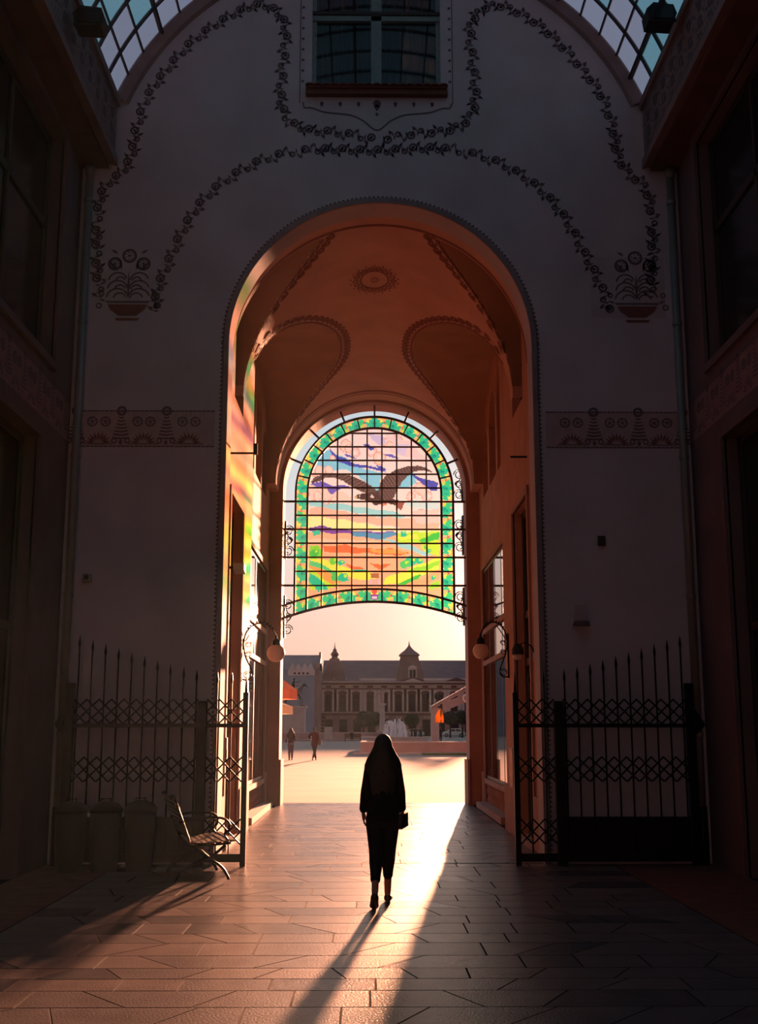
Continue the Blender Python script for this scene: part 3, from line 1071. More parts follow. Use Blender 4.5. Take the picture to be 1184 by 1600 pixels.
tag(vt, 'salmon plastered barrel vault of the passage with painted lunettes', 'ceiling', kind='structure')
def vpt(x, y, d=0.006):
    """point on the barrel, its tangent frame and the inward normal"""
    c = max(-1, min(1, x / VR))
    s_ = math.sqrt(1 - c * c)
    e = Vector((c, 0, s_))
    return Vector((0, y, VS)) + e * (VR - d), Vector((s_, 0, -c)), -e
YV = Vector((0, 1, 0))
def lunette_border(y0, y1, s):
    mb = MB()
    pts = []
    for y in np.arange(y0, y1, 0.02):
        l = lun(y)
        if l < VS + 0.3:
            continue
        pts.append((s * math.sqrt(max(0, VR ** 2 - (l - VS) ** 2)), y))
    # resample by length, shift a little outwards
    out, acc = [pts[0]], 0
    for a, b in zip(pts[:-1], pts[1:]):
        acc += math.hypot(b[0] - a[0], b[1] - a[1])
        if acc > 0.19:
            out.append(b)
            acc = 0
    cxm = s * 1.9
    cym = sum(p[1] for p in pts) / len(pts)
    for k, (x, y) in enumerate(out):
        a, b = out[max(k - 1, 0)], out[min(k + 1, len(out) - 1)]
        n = Vector((b[1] - a[1], -(b[0] - a[0])))
        if n.length < 1e-6:
            continue
        n.normalize()
        if n.x * s > 0:
            n = -n
        p, tx, nn = vpt(x + n.x * 0.10, y + n.y * 0.10)
        ang = math.atan2(n.y, n.x)
        mb.ring(p, tx, YV, 0.065, 0.115, 10, nn * 0.004, ang - PI * 0.55, ang + PI * 0.55)
        mb.ring(p, tx, YV, 0.012, 0.05, 8, nn * 0.004)
        q, tx, nn = vpt(x + n.x * 0.02, y + n.y * 0.02)
        leaf(mb, q, ang + PI / 2, 0.17, 0.035, nn, tx, YV, 0.004)
        q, tx, nn = vpt(x + n.x * 0.20, y + n.y * 0.20)
        disc(mb, q, 0.015, 6, 0.004, nn, tx, YV)
        if k + 1 < len(out):
            q0, _, nn0 = vpt(x + n.x * 0.012, y + n.y * 0.012)
            x2, y2 = out[k + 1]
            q1, _, _ = vpt(x2 + n.x * 0.012, y2 + n.y * 0.012)
            dv = (q1 - q0).cross(nn0).normalized() * 0.02
            mb.add([q0 - dv, q0 + dv, q1 + dv, q1 - dv], [(0, 1, 2, 3)])
    mb.build('painted_lunette_border', 'vault_paint', vt)
for s in (-1, 1):
    lunette_border(16.72, 18.33, s)
    lunette_border(18.78, 25.2, s)
mb = MB()                                              # transverse painted lines
for y, wd in ((16.62, 0.035), (25.5, 0.07), (25.7, 0.03)):
    vs, fs = [], []
    ts = [t for t in np.linspace(0.0, PI, 81) if lun(y) < VS + VR * math.sin(t)]
    for t in ts:
        e = Vector((math.cos(t), 0, math.sin(t)))
        vs += [Vector((0, y - wd, VS)) + e * (VR - 0.006), Vector((0, y + wd, VS)) + e * (VR - 0.006)]
    fs = [(2 * i, 2 * i + 1, 2 * i + 3, 2 * i + 2) for i in range(len(ts) - 1)]
    mb.add(vs, fs)
mb.build('painted_line', 'vault_paint', vt)
mb = MB()                                              # oval medallion
def vring(x, y, rx, ry, k0, k1, n=32):
    vs, fs = [], []
    for i in range(n):
        t = 2 * PI * i / n
        for kk in (k0, k1):
            vs.append(vpt(x + rx * kk * math.cos(t), y + ry * kk * math.sin(t), 0.008)[0])
    fs = [(2 * i, 2 * i + 1, (2 * i + 3) % (2 * n), (2 * i + 2) % (2 * n)) for i in range(n)]
    mb.add(vs, fs)
MX, MY = -0.06, 18.82
for r0, r1 in ((0.88, 1.0), (0.92, 0.9), (0.20, 0.27), (0.10, 0.13)):
    vring(MX, MY, 0.26, 0.42, r0, r1)
for k in range(18):
    t = 2 * PI * k / 18
    vring(MX + 0.33 * math.cos(t), MY + 0.5 * math.sin(t), 0.055, 0.075, 0.5, 1.0, 10)
    vring(MX + 0.42 * math.cos(t + 0.17), MY + 0.62 * math.sin(t + 0.17), 0.022, 0.03, 0.01, 1.0, 6)
mb.build('painted_medallion', 'vault_paint', vt)

# ================================================================== STAINED GLASS
GY = 26.6                                   # plane of the panel
GR, GI, GS = 1.87, 1.59, 7.20               # outer radius, inner radius, spring height
def zb(x):                                  # lower edge of the panel, an arc
    return 4.60 - 0.30 * (x / 1.87) ** 2
def zi(x):                                  # inner edge of the bottom border
    return zb(x) + 0.30
_c, _s, _cp, _sp = math.cos(YAW), math.sin(YAW), math.cos(PITCH), math.sin(PITCH)
def art_uv(x, z):
    """panel position -> drawing coordinates of the cartoon (1184 x 1254 sheet)"""
    dx, dy, dz = x - CAM.x, GY - CAM.y, z - CAM.z
    a = dx * _c - dy * _s
    b = dx * _s + dy * _c
    dep = b * _cp + dz * _sp
    up = -b * _sp + dz * _cp
    return (592 + F_PX * a / dep - 420) * 3.482, (800 - F_PX * up / dep - 620) * 3.482
def inpoly(u, v, poly):
    ins = np.zeros(u.shape, bool)
    n = len(poly)
    for i in range(n):
        x0, y0 = poly[i]
        x1, y1 = poly[(i + 1) % n]
        if y0 == y1:
            continue
        c = ((y0 > v) != (y1 > v)) & (u < (x1 - x0) * (v - y0) / (y1 - y0) + x0)
        ins ^= c
    return ins
PINK, PALE, PEACH = (246, 196, 186), (250, 222, 212), (248, 178, 150)
BLUE, NAVY, VIOLET, CYAN = (120, 200, 228), (62, 66, 170), (98, 78, 178), (140, 214, 214)
LIME, YEL, GREEN, TEAL, ORANGE, RED = (168, 232, 50), (250, 240, 70), (50, 190, 60), (30, 190, 140), (250, 150, 70), (246, 96, 52)
BROWN = (56, 38, 36)
SHEET = [
    ([(0, 0), (1184, 0), (1184, 660), (0, 660)], PALE),
    ([(219, 300), (330, 290), (420, 340), (520, 400), (600, 420), (600, 520), (500, 430), (420, 400), (330, 400), (219, 350)], BLUE),
    ([(480, 395), (620, 410), (600, 470), (560, 490), (500, 450)], BLUE),
    ([(720, 400), (800, 420), (800, 470), (740, 500), (700, 490)], BLUE),
    ([(219, 560), (330, 575), (450, 590), (560, 610), (700, 630), (760, 645), (700, 660), (560, 645), (400, 620), (219, 590)], CYAN),
    ([(740, 570), (840, 565), (927, 565), (927, 620), (850, 610), (760, 600)], (190, 224, 224)),
    ([(219, 600), (300, 600), (380, 620), (480, 640), (600, 650), (760, 660), (927, 650), (927, 730), (219, 660)], PEACH),
    ([(770, 630), (927, 610), (927, 690), (800, 690)], PINK),
    ([(219, 470), (300, 500), (400, 520), (470, 560), (400, 575), (219, 560)], (250, 205, 185)),
    ([(640, 210), (760, 240), (850, 330), (880, 380), (760, 330), (660, 300)], (248, 205, 200)),
    ([(540, 205), (620, 205), (640, 250), (590, 260)], (204, 186, 224)),
    ([(690, 250), (760, 260), (740, 320), (690, 300)], (214, 196, 228)),
    ([(330, 280), (352, 296), (380, 325), (440, 352), (520, 372), (600, 385), (640, 412), (600, 402), (520, 388), (430, 372), (372, 350), (345, 315)], NAVY),
    ([(408, 310), (450, 318), (480, 338), (450, 332), (420, 326)], NAVY),
    ([(500, 255), (540, 258), (575, 285), (560, 295), (520, 270)], NAVY),
    ([(580, 368), (615, 372), (640, 405), (605, 395)], NAVY),
    ([(620, 310), (668, 315), (705, 335), (670, 338)], VIOLET),
    ([(219, 470), (290, 465), (340, 478), (400, 482), (450, 488), (400, 500), (350, 525), (330, 525), (310, 490), (260, 488)], VIOLET),
    ([(770, 420), (830, 440), (918, 470), (918, 515), (880, 512), (850, 480), (800, 450)], NAVY),
    # land
    ([(0, 640), (219, 645), (400, 668), (560, 700), (690, 716), (800, 722), (1184, 715), (1184, 740), (0, 720)], (250, 244, 150)),
    ([(0, 735), (1184, 745), (1184, 1200), (0, 1200)], (248, 172, 128)),
    ([(219, 708), (300, 702), (345, 710), (430, 724), (540, 736), (690, 738), (690, 752), (600, 756), (450, 746), (300, 742), (219, 728)], (104, 58, 150)),
    ([(450, 732), (540, 744), (690, 742), (680, 756), (620, 776), (540, 768), (450, 752)], (66, 140, 186)),
    ([(230, 730), (275, 728), (285, 752), (240, 756)], TEAL),
    ([(690, 744), (840, 735), (927, 738), (927, 800), (830, 806), (700, 788)], LIME),
    ([(700, 760), (800, 752), (820, 770), (720, 775)], YEL),
    ([(830, 768), (880, 750), (927, 742), (927, 776), (860, 792), (820, 790)], GREEN),
    ([(715, 735), (745, 732), (745, 760), (720, 758)], TEAL),
    ([(600, 765), (690, 785), (780, 812), (892, 862), (850, 864), (770, 838), (680, 800)], (128, 208, 216)),
    ([(219, 770), (450, 775), (640, 790), (560, 800), (219, 800)], (250, 192, 160)),
    ([(290, 812), (420, 808), (540, 824), (690, 826), (770, 852), (690, 866), (540, 852), (400, 852), (300, 842)], RED),
    ([(540, 826), (700, 828), (760, 850), (680, 858), (560, 846)], ORANGE),
    ([(820, 810), (927, 800), (927, 870), (860, 850)], LIME),
    ([(219, 806), (270, 812), (296, 850), (290, 880), (219, 880)], (110, 216, 46)),
    ([(219, 880), (300, 884), (420, 930), (530, 950), (600, 970), (560, 1004), (420, 976), (300, 930), (219, 900)], YEL),
    ([(219, 886), (290, 914), (372, 950), (450, 1000), (380, 1008), (300, 960), (219, 916)], (70, 200, 110)),
    ([(219, 930), (290, 962), (380, 1020), (300, 1050), (219, 1040)], LIME),
    ([(219, 960), (280, 992), (320, 1050), (270, 1060), (219, 1010)], TEAL),
    ([(219, 915), (300, 940), (400, 1010), (340, 1020), (260, 965)], ORANGE),
    ([(410, 912), (500, 925), (530, 945), (460, 940)], RED),
    ([(545, 908), (670, 915), (610, 940)], RED),
    ([(927, 872), (850, 900), (740, 945), (640, 985), (620, 1026), (740, 1010), (860, 960), (927, 940)], YEL),
    ([(927, 890), (860, 915), (800, 930), (740, 945), (760, 960), (860, 940), (927, 920)], (120, 220, 50)),
    ([(927, 945), (840, 985), (740, 1020), (760, 1040), (860, 1015), (927, 990)], (248, 160, 110)),
    ([(830, 965), (760, 990), (690, 1020), (740, 1022), (820, 990)], GREEN),
    ([(927, 1000), (860, 1030), (880, 1050), (927, 1040)], (120, 220, 50)),
    ([(450, 936), (530, 940), (530, 952), (470, 955)], TEAL),
]
CIRC = [(770, 896, 34, TEAL), (740, 908, 26, (60, 200, 90)), (815, 893, 22, TEAL), (350, 892, 26, (90, 210, 60)), (392, 905, 18, TEAL), (368, 975, 30, (60, 190, 80)),
        (405, 985, 26, TEAL), (250, 850, 26, GREEN), (730, 742, 14, TEAL), (870, 838, 14, TEAL), (897, 985, 14, TEAL), (850, 815, 12, (90, 200, 60))]
CLOUD = [(262, 395, 42), (310, 385, 34), (330, 320, 24), (420, 270, 36), (470, 300, 26), (560, 300, 30), (600, 330, 36), (700, 240, 34), (760, 300, 30), (640, 250, 24),
         (250, 530, 36), (340, 545, 30), (300, 560, 24), (820, 500, 34), (860, 540, 30), (770, 545, 26), (600, 440, 26), (830, 640, 30), (880, 660, 24), (590, 640, 24), (320, 625, 26), (480, 620, 18)]
WING_L = [(226, 464), (250, 436), (300, 420), (370, 416), (430, 424), (490, 446), (545, 476), (590, 512), (572, 534), (535, 526), (500, 515), (470, 500), (430, 476), (400, 456), (350, 438), (310, 440), (285, 456), (262, 463), (240, 470)]
BODY = [(463, 547), (478, 533), (510, 526), (545, 528), (575, 518), (610, 500), (640, 518), (655, 545), (690, 560), (744, 572), (730, 590), (722, 616), (706, 606), (694, 618), (690, 592), (650, 580), (600, 584), (585, 592), (572, 590), (560, 574), (520, 562), (490, 556), (474, 556)]
WING_R = [(596, 508), (606, 465), (636, 428), (690, 397), (750, 379), (810, 374), (858, 386), (894, 414), (850, 402), (820, 402), (790, 408), (772, 424), (752, 432), (738, 452), (722, 462), (716, 482), (704, 492), (700, 516), (690, 526), (682, 548), (660, 562), (630, 560), (600, 540)]
def art(u, v):
    """colours (sRGB 0..255) of the cartoon at the points u, v"""
    col = np.empty(u.shape + (3,))
    col[:] = PALE
    def put(mask, c):
        col[mask] = c
    # wobble so that glass pieces have drawn edges
    uu = u + 3 * np.sin(v * 0.09) + 2 * np.sin(u * 0.07 + 1)
    vv = v + 3 * np.sin(u * 0.05) + 2 * np.sin(v * 0.11 + 2)
    for k, (poly, c) in enumerate(SHEET):
        if k == 1:
            for cx, cy_, r in CLOUD:
                d = np.hypot(uu - cx, vv - cy_)
                put(d < r, PINK if (int(cx) % 3) else (250, 206, 178))
                put((d < r) & (d > r - 4), (226, 150, 136))
                put(d < r * 0.45, PALE)
        put(inpoly(uu, vv, poly), c)
    for cx, cy_, r in CLOUD[:4] + CLOUD[9:14]:
        d = np.hypot(uu - cx - 14, vv - cy_ - 10)
        put(d < r * 0.7, (250, 208, 190))
        put((d < r * 0.7) & (d > r * 0.7 - 3.5), (228, 156, 140))
    for cx, cy_, r, c in CIRC:
        d = np.hypot(uu - cx, (vv - cy_) * 1.15)
        put(d < r, c)
        put(np.hypot(uu - cx - r * 0.3, vv - cy_ + r * 0.3) < r * 0.35, LIME)
    # crest: small crown over a shield
    put(inpoly(u, v, [(552, 962), (600, 962), (596, 988), (556, 988)]), (150, 92, 60))
    put(inpoly(u, v, [(546, 990), (606, 990), (606, 1022), (576, 1030), (546, 1022)]), (196, 170, 190))
    put(inpoly(u, v, [(562, 990), (592, 990), (592, 1022), (562, 1022)]), (226, 160, 150))
    # the eagle
    st = np.sin((u * 0.8 - v * 0.55) * 0.42) * 0.5 + 0.5
    for poly in (WING_L, BODY, WING_R):
        m = inpoly(u, v, poly)
        s_ = st if poly is not WING_L else np.sin((u * 0.5 + v * 0.9) * 0.36) * 0.5 + 0.5
        c = np.array(BROWN) + s_[m][:, None] * np.array((52, 40, 36))
        if poly is BODY:
            c = np.array((48, 32, 31)) + st[m][:, None] * np.array((22, 16, 14))
        col[m] = c
    put(inpoly(u, v, [(692, 575), (744, 572), (728, 592), (720, 618), (706, 606), (692, 616)]), (136, 72, 62))
    put(inpoly(u, v, [(556, 528), (572, 545), (566, 552), (552, 545)]), (226, 190, 180))
    put(inpoly(u, v, [(463, 549), (480, 540), (482, 552), (470, 556)]), (226, 170, 120))
    put(np.hypot(u - 492, v - 540) < 4, (230, 190, 160))
    put(inpoly(u, v, [(610, 580), (645, 578), (640, 592), (618, 594)]), (230, 120, 100))
    return col
def border_art(s_, t):
    """leafy border: s along it in metres, t across 0..1"""
    col = np.empty(s_.shape + (3,))
    col[:] = (250, 172, 112)
    col[(np.sin(s_ * 22) + np.sin(t * 9 + s_ * 7)) > 1.2] = (246, 214, 90)
    p = 0.43
    for k in range(-1, 60):
        c = k * p
        m0 = np.abs(s_ - c) < 0.3
        if not m0.any():
            continue
        for du, dv, r, cc in ((0.0, 0.45, 0.125, TEAL), (0.12, 0.60, 0.085, (40, 200, 120)), (-0.11, 0.38, 0.085, (36, 190, 130)), (0.02, 0.25, 0.05, (20, 160, 120)),
                              (0.14, 0.30, 0.035, LIME), (-0.13, 0.66, 0.035, YEL), (0.0, 0.45, 0.03, (16, 130, 110)), (0.205, 0.55, 0.032, RED), (0.205, 0.55, 0.012, (110, 40, 60))):
            d = np.hypot(s_ - c - du + 0.012 * np.sin(t * 30), (t - dv) * 0.28)
            col[d < r * (1 + 0.22 * np.sin(np.arctan2((t - dv) * 0.28, s_ - c - du) * 5))] = cc
    return col
def lin(c):
    c = np.clip(c / 255.0, 0, 1)
    return np.where(c <= 0.04045, c / 12.92, ((c + 0.055) / 1.055) ** 2.4)
def pane_mesh(X, Z, col, keep=None):
    """grid pane: corner arrays X, Z (n+1 x m+1), face colours col (n x m x 3), front and back"""
    n, m = X.shape[0] - 1, X.shape[1] - 1
    cx, cz = X.mean(), Z.mean()
    vs = [(X[i, j] - cx, 0, Z[i, j] - cz) for i in range(n + 1) for j in range(m + 1)]
    fs, cs = [], []
    for i in range(n):
        for j in range(m):
            if keep is not None and not keep[i, j]:
                continue
            a = i * (m + 1) + j
            fs.append((a, a + m + 1, a + m + 2, a + 1))
            cs.append(col[i, j])
    if not fs:
        return None
    used = sorted({i for f in fs for i in f})
    ren = {q: i for i, q in enumerate(used)}
    vs = [vs[i] for i in used]
    fs = [tuple(ren[i] for i in f) for f in fs]
    me = bpy.data.meshes.new('pane')
    me.from_pydata(vs, [], fs)
    ca = me.attributes.new('tint', 'FLOAT_COLOR', 'FACE')
    flat = np.ones((len(fs), 4), np.float32)
    flat[:, :3] = lin(np.array(cs)) ** 0.78
    ca.data.foreach_set('color', flat.ravel())
    me.materials.append(MATS['stained'])
    return me, (cx, GY, cz)
sg = thing('stained_glass_panel', 'arched stained glass panel of a dark eagle flying over a bright landscape', 'stained glass', (0, GY, 4.6))
def sg_link(name, me, c):
    o = link(name, me, sg)
    o.location = Vector(c) - Vector((0, GY, 4.6))
    return o
cols = np.linspace(-GI, GI, 10)
rows = [3.9] + [4.98 + 0.3345 * k for k in range(0, 12)] + [9.0]
rows[0] = 4.2
def mid(A):
    return (A[:-1, :-1] + A[1:, 1:]) / 2
npane = 0
for i in range(9):
    for j in range(len(rows) - 1):
        k = 15
        X, Z = np.meshgrid(np.linspace(cols[i], cols[i + 1], k + 1), np.linspace(rows[j], rows[j + 1], k + 1), indexing='ij')
        xm_, zm_ = mid(X), mid(Z)
        keep = (zm_ > zi(xm_)) & ((zm_ < GS) | (np.hypot(xm_, zm_ - GS) < GI))
        if keep.sum() < 4:
            continue
        u, v = art_uv(xm_, zm_)
        r = pane_mesh(X, Z, art(u, v), keep)
        if r:
            sg_link('pane', *r)
            npane += 1
# border panes: sides, arch, foot
k = 12
zr = [q for q in rows if 4.9 < q < GS - 0.05]
for s_ in (-1, 1):
    lev = [None] + zr + [GS]
    for a, b in zip(lev[:-1], lev[1:]):
        T, S = np.meshgrid(np.linspace(0, 1, k + 1), np.linspace(0, 1, k + 1), indexing='ij')
        X = s_ * (GI + (GR - GI) * T)
        za = zb(X) if a is None else a
        Z = za + (b - za) * S
        c = border_art(mid(Z) + 0.1 * s_, mid(T))
        sg_link('border_pane', *pane_mesh(X, Z, c))
NB = 14
for q in range(NB):
    a0, a1 = PI * q / NB, PI * (q + 1) / NB
    T, A = np.meshgrid(np.linspace(0, 1, k + 1), np.linspace(a0, a1, k + 1), indexing='ij')
    Rr = GI + (GR - GI) * T
    Am = np.where(A > PI / 2, PI - A, A)
    X, Z = Rr * np.cos(A), GS + Rr * np.sin(A)
    c = border_art(GS + mid(Am) * 1.73, mid(T))
    sg_link('border_pane', *pane_mesh(X, Z, c))
for i in range(9):
    X, T = np.meshgrid(np.linspace(cols[i], cols[i + 1], k + 1), np.linspace(0, 1, k + 1), indexing='ij')
    Z = zb(X) + 0.30 * T
    c = border_art(np.abs(mid(X)) + 0.25, mid(T))
    if i == 4:                                             # the small vase in the middle
        xm_, tm = mid(X), mid(T)
        c[(np.abs(xm_) < 0.08 + 0.03 * (tm > 0.5)) & (tm > 0.15) & (tm < 0.62)] = (120, 60, 150)
        c[(np.abs(xm_) < 0.05) & (tm > 0.25) & (tm < 0.45)] = (236, 210, 236)
        c[np.hypot(xm_, (tm - 0.78) * 0.3) < 0.055] = (226, 70, 60)
    sg_link('border_pane', *pane_mesh(X, Z, c))
# lead and iron bars
def flat_bar(pts, wd, dep, name, closed=False):
    """bar of width wd following 2d points in the plane of the panel"""
    mb = MB()
    n = len(pts)
    vs, fs = [], []
    for i, (x, z) in enumerate(pts):
        a, b = pts[max(i - 1, 0)], pts[min(i + 1, n - 1)]
        d = Vector((b[0] - a[0], b[1] - a[1])).normalized()
        nx, nz = -d.y * wd / 2, d.x * wd / 2
        for sx, yy in ((1, -dep / 2), (-1, -dep / 2), (-1, dep / 2), (1, dep / 2)):
            vs.append((x + nx * sx, yy, z + nz * sx - 4.6))
    for i in range(n - 1):
        for k_ in range(4):
            fs.append((i * 4 + k_, i * 4 + (k_ + 1) % 4, (i + 1) * 4 + (k_ + 1) % 4, (i + 1) * 4 + k_))
    fs += [(0, 1, 2, 3), tuple(range((n - 1) * 4, n * 4))]
    mb.add(vs, fs)
    return mb.build(name, 'lead', sg)
def ztop_in(x):
    return GS + math.sqrt(max(0, GI * GI - x * x))
for x in cols[1:-1]:
    flat_bar([(x, zb(x)), (x, ztop_in(x))], 0.034, 0.04, 'glazing_bar')
for z in rows[1:-1]:
    xe = GI if z <= GS else math.sqrt(max(0, GI * GI - (z - GS) ** 2))
    if z <= GS:
        xe = GR
    flat_bar([(-xe, z), (xe, z)], 0.034, 0.044, 'glazing_bar')
for q in range(1, NB):
    a = PI * q / NB
    flat_bar([((GI) * math.cos(a), GS + GI * math.sin(a)), (GR * math.cos(a), GS + GR * math.sin(a))], 0.03, 0.04, 'glazing_bar')
for R_ in (GI, GR):
    flat_bar([(-R_, zb(R_) if R_ == GR else zi(R_) - 0.3)] + [(-R_, GS)] + arc(0, GS, R_, PI, 0, 48)[1:-1] + [(R_, GS), (R_, zb(R_))], 0.05, 0.06, 'frame')
xs_ = np.linspace(-2.2, 2.2, 41)
flat_bar([(x, zb(x)) for x in xs_], 0.055, 0.07, 'frame')
flat_bar([(x, zi(x)) for x in xs_], 0.045, 0.06, 'frame')
for a in (PI / 2, PI * 0.375, PI * 0.25, PI * 0.125, PI * 0.625, PI * 0.75, PI * 0.875):
    flat_bar([(GR * math.cos(a), GS + GR * math.sin(a)), (2.22 * math.cos(a), GS + 2.22 * math.sin(a))], 0.045, 0.05, 'tie_bar')
for z in rows[1:]:
    if z < GS + 0.1 and rows.index(z) % 2 == 1:
        for s_ in (-1, 1):
            flat_bar([(s_ * GR, z), (s_ * 2.3, z)], 0.045, 0.05, 'tie_bar')

# ================================================================== IRON GATES
def gate(s, label):
    x_in, x_mid, x_out = 1.74, 2.30, 4.00
    g = thing('iron_gate', label, 'gate', (s * (x_mid + x_out) / 2, 14.95, 0.0), group='open gate leaves either side of the arch')
    off = -s * (x_mid + x_out) / 2
    def bx(name, a, b, y0, y1, z0, z1):
        q = sorted((s * a, s * b))
        return MB().box(q[0] + off, q[1] + off, y0, y1, z0, z1).build(name, 'iron', g)
    bx('post', x_in - 0.035, x_in + 0.035, -0.035, 0.035, 0.0, 2.16)
    bx('post', x_mid - 0.06, x_mid + 0.06, -0.05, 0.05, 0.0, 2.05)
    bx('post', x_out - 0.05, x_out + 0.05, -0.05, 0.05, 0.0, 2.28)
    bx('rail', x_in, x_out, -0.02, 0.02, 1.715, 1.765)
    bx('rail', x_in, x_out, -0.025, 0.025, 0.05, 0.15)
    bx('kick_plate', x_mid, x_out, -0.008, 0.008, 0.15, 0.60)
    # horn shaped hinge strap beyond the outer post
    poly = [(0, -0.17), (0.18, -0.01), (0.18, 0.03), (0, 0.30), (0, 0.20), (0.09, 0.03), (0, -0.08)]
    MB().prism([(s * (x_out + p[0]), 1.74 + p[1]) for p in poly], (off, -0.03, 0), (1, 0, 0), (0, 0, 1), (0, 0.06, 0)).build('hinge_strap', 'iron', g)
    pitch = 0.164
    nb = 10
    for k in range(nb):
        x = x_mid + (x_out - x_mid) * (k + 0.5) / nb
        zt = 2.46 + 0.44 * (k / (nb - 1)) ** 1.15
        m_ = MB().tube([(s * x + off, 0, 0.10), (s * x + off, 0, zt - 0.12)], 0.0115, 6)
        m_.tube([(s * x + off, 0, zt - 0.16), (s * x + off, 0, zt - 0.11), (s * x + off, 0, zt)], [0.012, 0.02, 0.002], 6)
        m_.build('spear_bar', 'iron', g)
    for k in range(2):
        x = x_in + (x_mid - x_in) * (k + 1) / 3
        m_ = MB().tube([(s * x + off, 0, 0.10), (s * x + off, 0, 2.28)], 0.0095, 6)
        m_.tube([(s * x + off, 0, 2.28), (s * x + off, 0, 2.32), (s * x + off, 0, 2.42)], [0.010, 0.018, 0.002], 6)
        m_.build('spear_bar', 'iron', g)
    if True:
        m_ = MB().tube([(s * x_in + off, 0, 2.14), (s * x_in + off, 0, 2.20), (s * x_in + off, 0, 2.42)], [0.02, 0.02, 0.003], 6)
        m_.build('spear_bar', 'iron', g)
    # lattice bands: crossing flat strips
    st = {}
    def strip(x0, z0, x1, z1):
        dx, dz = x1 - x0, z1 - z0
        key = (round(dx, 3), round(dz, 3))
        if key not in st:
            l = math.hypot(dx, dz)
            nx, nz = -dz / l * 0.010, dx / l * 0.010
            m_ = MB().prism([(nx, nz), (-nx, -nz), (dx - nx, dz - nz), (dx + nx, dz + nz)], (0, -0.016 if dz > 0 else 0.008, 0), (1, 0, 0), (0, 0, 1), (0, 0.008, 0))
            me = m_.mesh('lattice_strip')
            me.materials.append(MATS['iron'])
            st[key] = me
        o = link('lattice_strip', st[key], g)
        o.location = (x0 + off, 0, z0)
    for (xa, xb, n) in ((x_mid + 0.06, x_out - 0.05, 10), (x_in + 0.035, x_mid - 0.06, 3)):
        for zc in (1.92, 1.19, 0.42):
            if zc < 0.6 and n == 10:
                continue
            d = (xb - xa) / n
            h = 0.155
            for k in range(n):
                for zz in (zc - h, zc):
                    x0, x1 = xa + k * d, xa + (k + 1) * d
                    strip(s * x0, zz, s * x1, zz + h)
                    strip(s * x0, zz + h, s * x1, zz)
    return g
gate(-1, 'black iron lattice gate leaf folded open left of the arch behind the bench')
gate(1, 'black iron lattice gate leaf folded open right of the arch')

# ================================================================== FITTINGS
def wall_globe_lamp(s, gx, y, z, r, label):
    """globe hung from a wrought scroll bracket; s: -1 left wall, 1 right wall"""
    x = s * PX
    L = Vector((x, y, z))
    t = thing('globe_lamp', label, 'lamp', L)
    d = (gx - x)
    mb = MB()
    pts = [(0.0, -0.42), (0.10, -0.44), (0.17, -0.36), (0.13, -0.22), (0.06, -0.05), (0.03, 0.15), (0.07, 0.35), (0.2, 0.48), (0.34, 0.48), (0.44, 0.40), (0.50, 0.28)]
    sp = smooth_path(pts, 0.025)
    k = d / 0.50
    mb.tube([(q[0] * k, 0, q[1]) for q in sp], 0.013, 7)
    mb.build('bracket_arm', 'iron', t, True)
    mb = MB()
    for cx, cz, rr in ((0.10, -0.36, 0.07), (0.10, -0.02, 0.05), (0.10, 0.14, 0.05)):
        n = 20
        MB().tube([(k * (cx + rr * (1 - i / n * 0.55) * math.cos(i * 0.5)), 0, cz + rr * (1 - i / n * 0.55) * math.sin(i * 0.5)) for i in range(n)], 0.008, 6).build('scroll', 'iron', t, True)
    mb.tube([(k * q[0], 0, q[1]) for q in smooth_path([(0.0, 0.28), (0.05, 0.20), (0.10, 0.28), (0.2, 0.42)], 0.02)], 0.009, 6)
    mb.build('scroll', 'iron', t, True)
    q_ = sorted((-s * 0.0, -s * 0.03))
    MB().box(q_[0], q_[1], -0.035, 0.035, -0.46, 0.30).build('wall_plate', 'iron', t)
    mb = MB()
    for i in range(9):                                     # pierced crest on the arm
        a = PI * (0.15 + 0.7 * i / 8)
        mb.sphere((k * (0.27 - 0.2 * math.cos(a)), 0, 0.32 + 0.2 * math.sin(a)), 0.017, 7, 5)
    mb.build('bead_crest', 'iron', t)
    MB().lathe([(0.02, 0.30), (0.02, 0.24), (0.07, 0.2), (0.075, r * 0.88), (0.07, r * 0.84)], (d, 0, 0), 16).build('collar', 'iron', t, True)
    MB().sphere((d, 0, 0), r, 24, 16).build('globe', 'globe', t, True)
    return t
wall_globe_lamp(-1, -1.68, 18.95, 2.92, 0.148, 'globe lamp on a scrolled iron bracket on the left passage wall')
wall_globe_lamp(1, 1.77, 19.6, 3.0, 0.136, 'globe lamp on a scrolled iron bracket on the right passage wall')
t = thing('wall_lamp', 'small dark hooded lamp with a white bowl on the right passage wall by the gate', 'lamp', (PX, 16.55, 2.75))
MB().tube([(0, 0, 0.0), (-0.05, 0, 0.12), (-0.14, 0, 0.17), (-0.22, 0, 0.15)], 0.012, 7).build('arm', 'iron', t, True)
MB().lathe([(0.0, 0.16), (0.05, 0.15), (0.085, 0.08), (0.09, 0.02), (0.088, 0.0)], (-0.25, 0, 0), 18).build('hood', 'black_metal', t, True)
MB().lathe([(0.078, 0.0), (0.07, -0.04), (0.04, -0.07), (0.005, -0.078)], (-0.25, 0, 0), 18).build('bowl', 'globe', t, True)
MB().box(-0.02, 0.0, -0.05, 0.05, -0.06, 0.06).build('wall_plate', 'iron', t)
t = thing('floodlight', 'small grey floodlight box over the left doorway in the passage', 'lamp', (-2.215, 16.84, 4.05))
MB().prism([(-0.13, -0.05), (0.13, -0.08), (0.13, 0.05), (-0.13, 0.05)], (0.06, 0, 0), (0, 1, 0), (0, 0, 1), (0.16, 0, 0)).build('housing', 'pipe', t)
MB().box(0.0, 0.07, -0.02, 0.02, -0.02, 0.02).build('arm', 'iron', t)
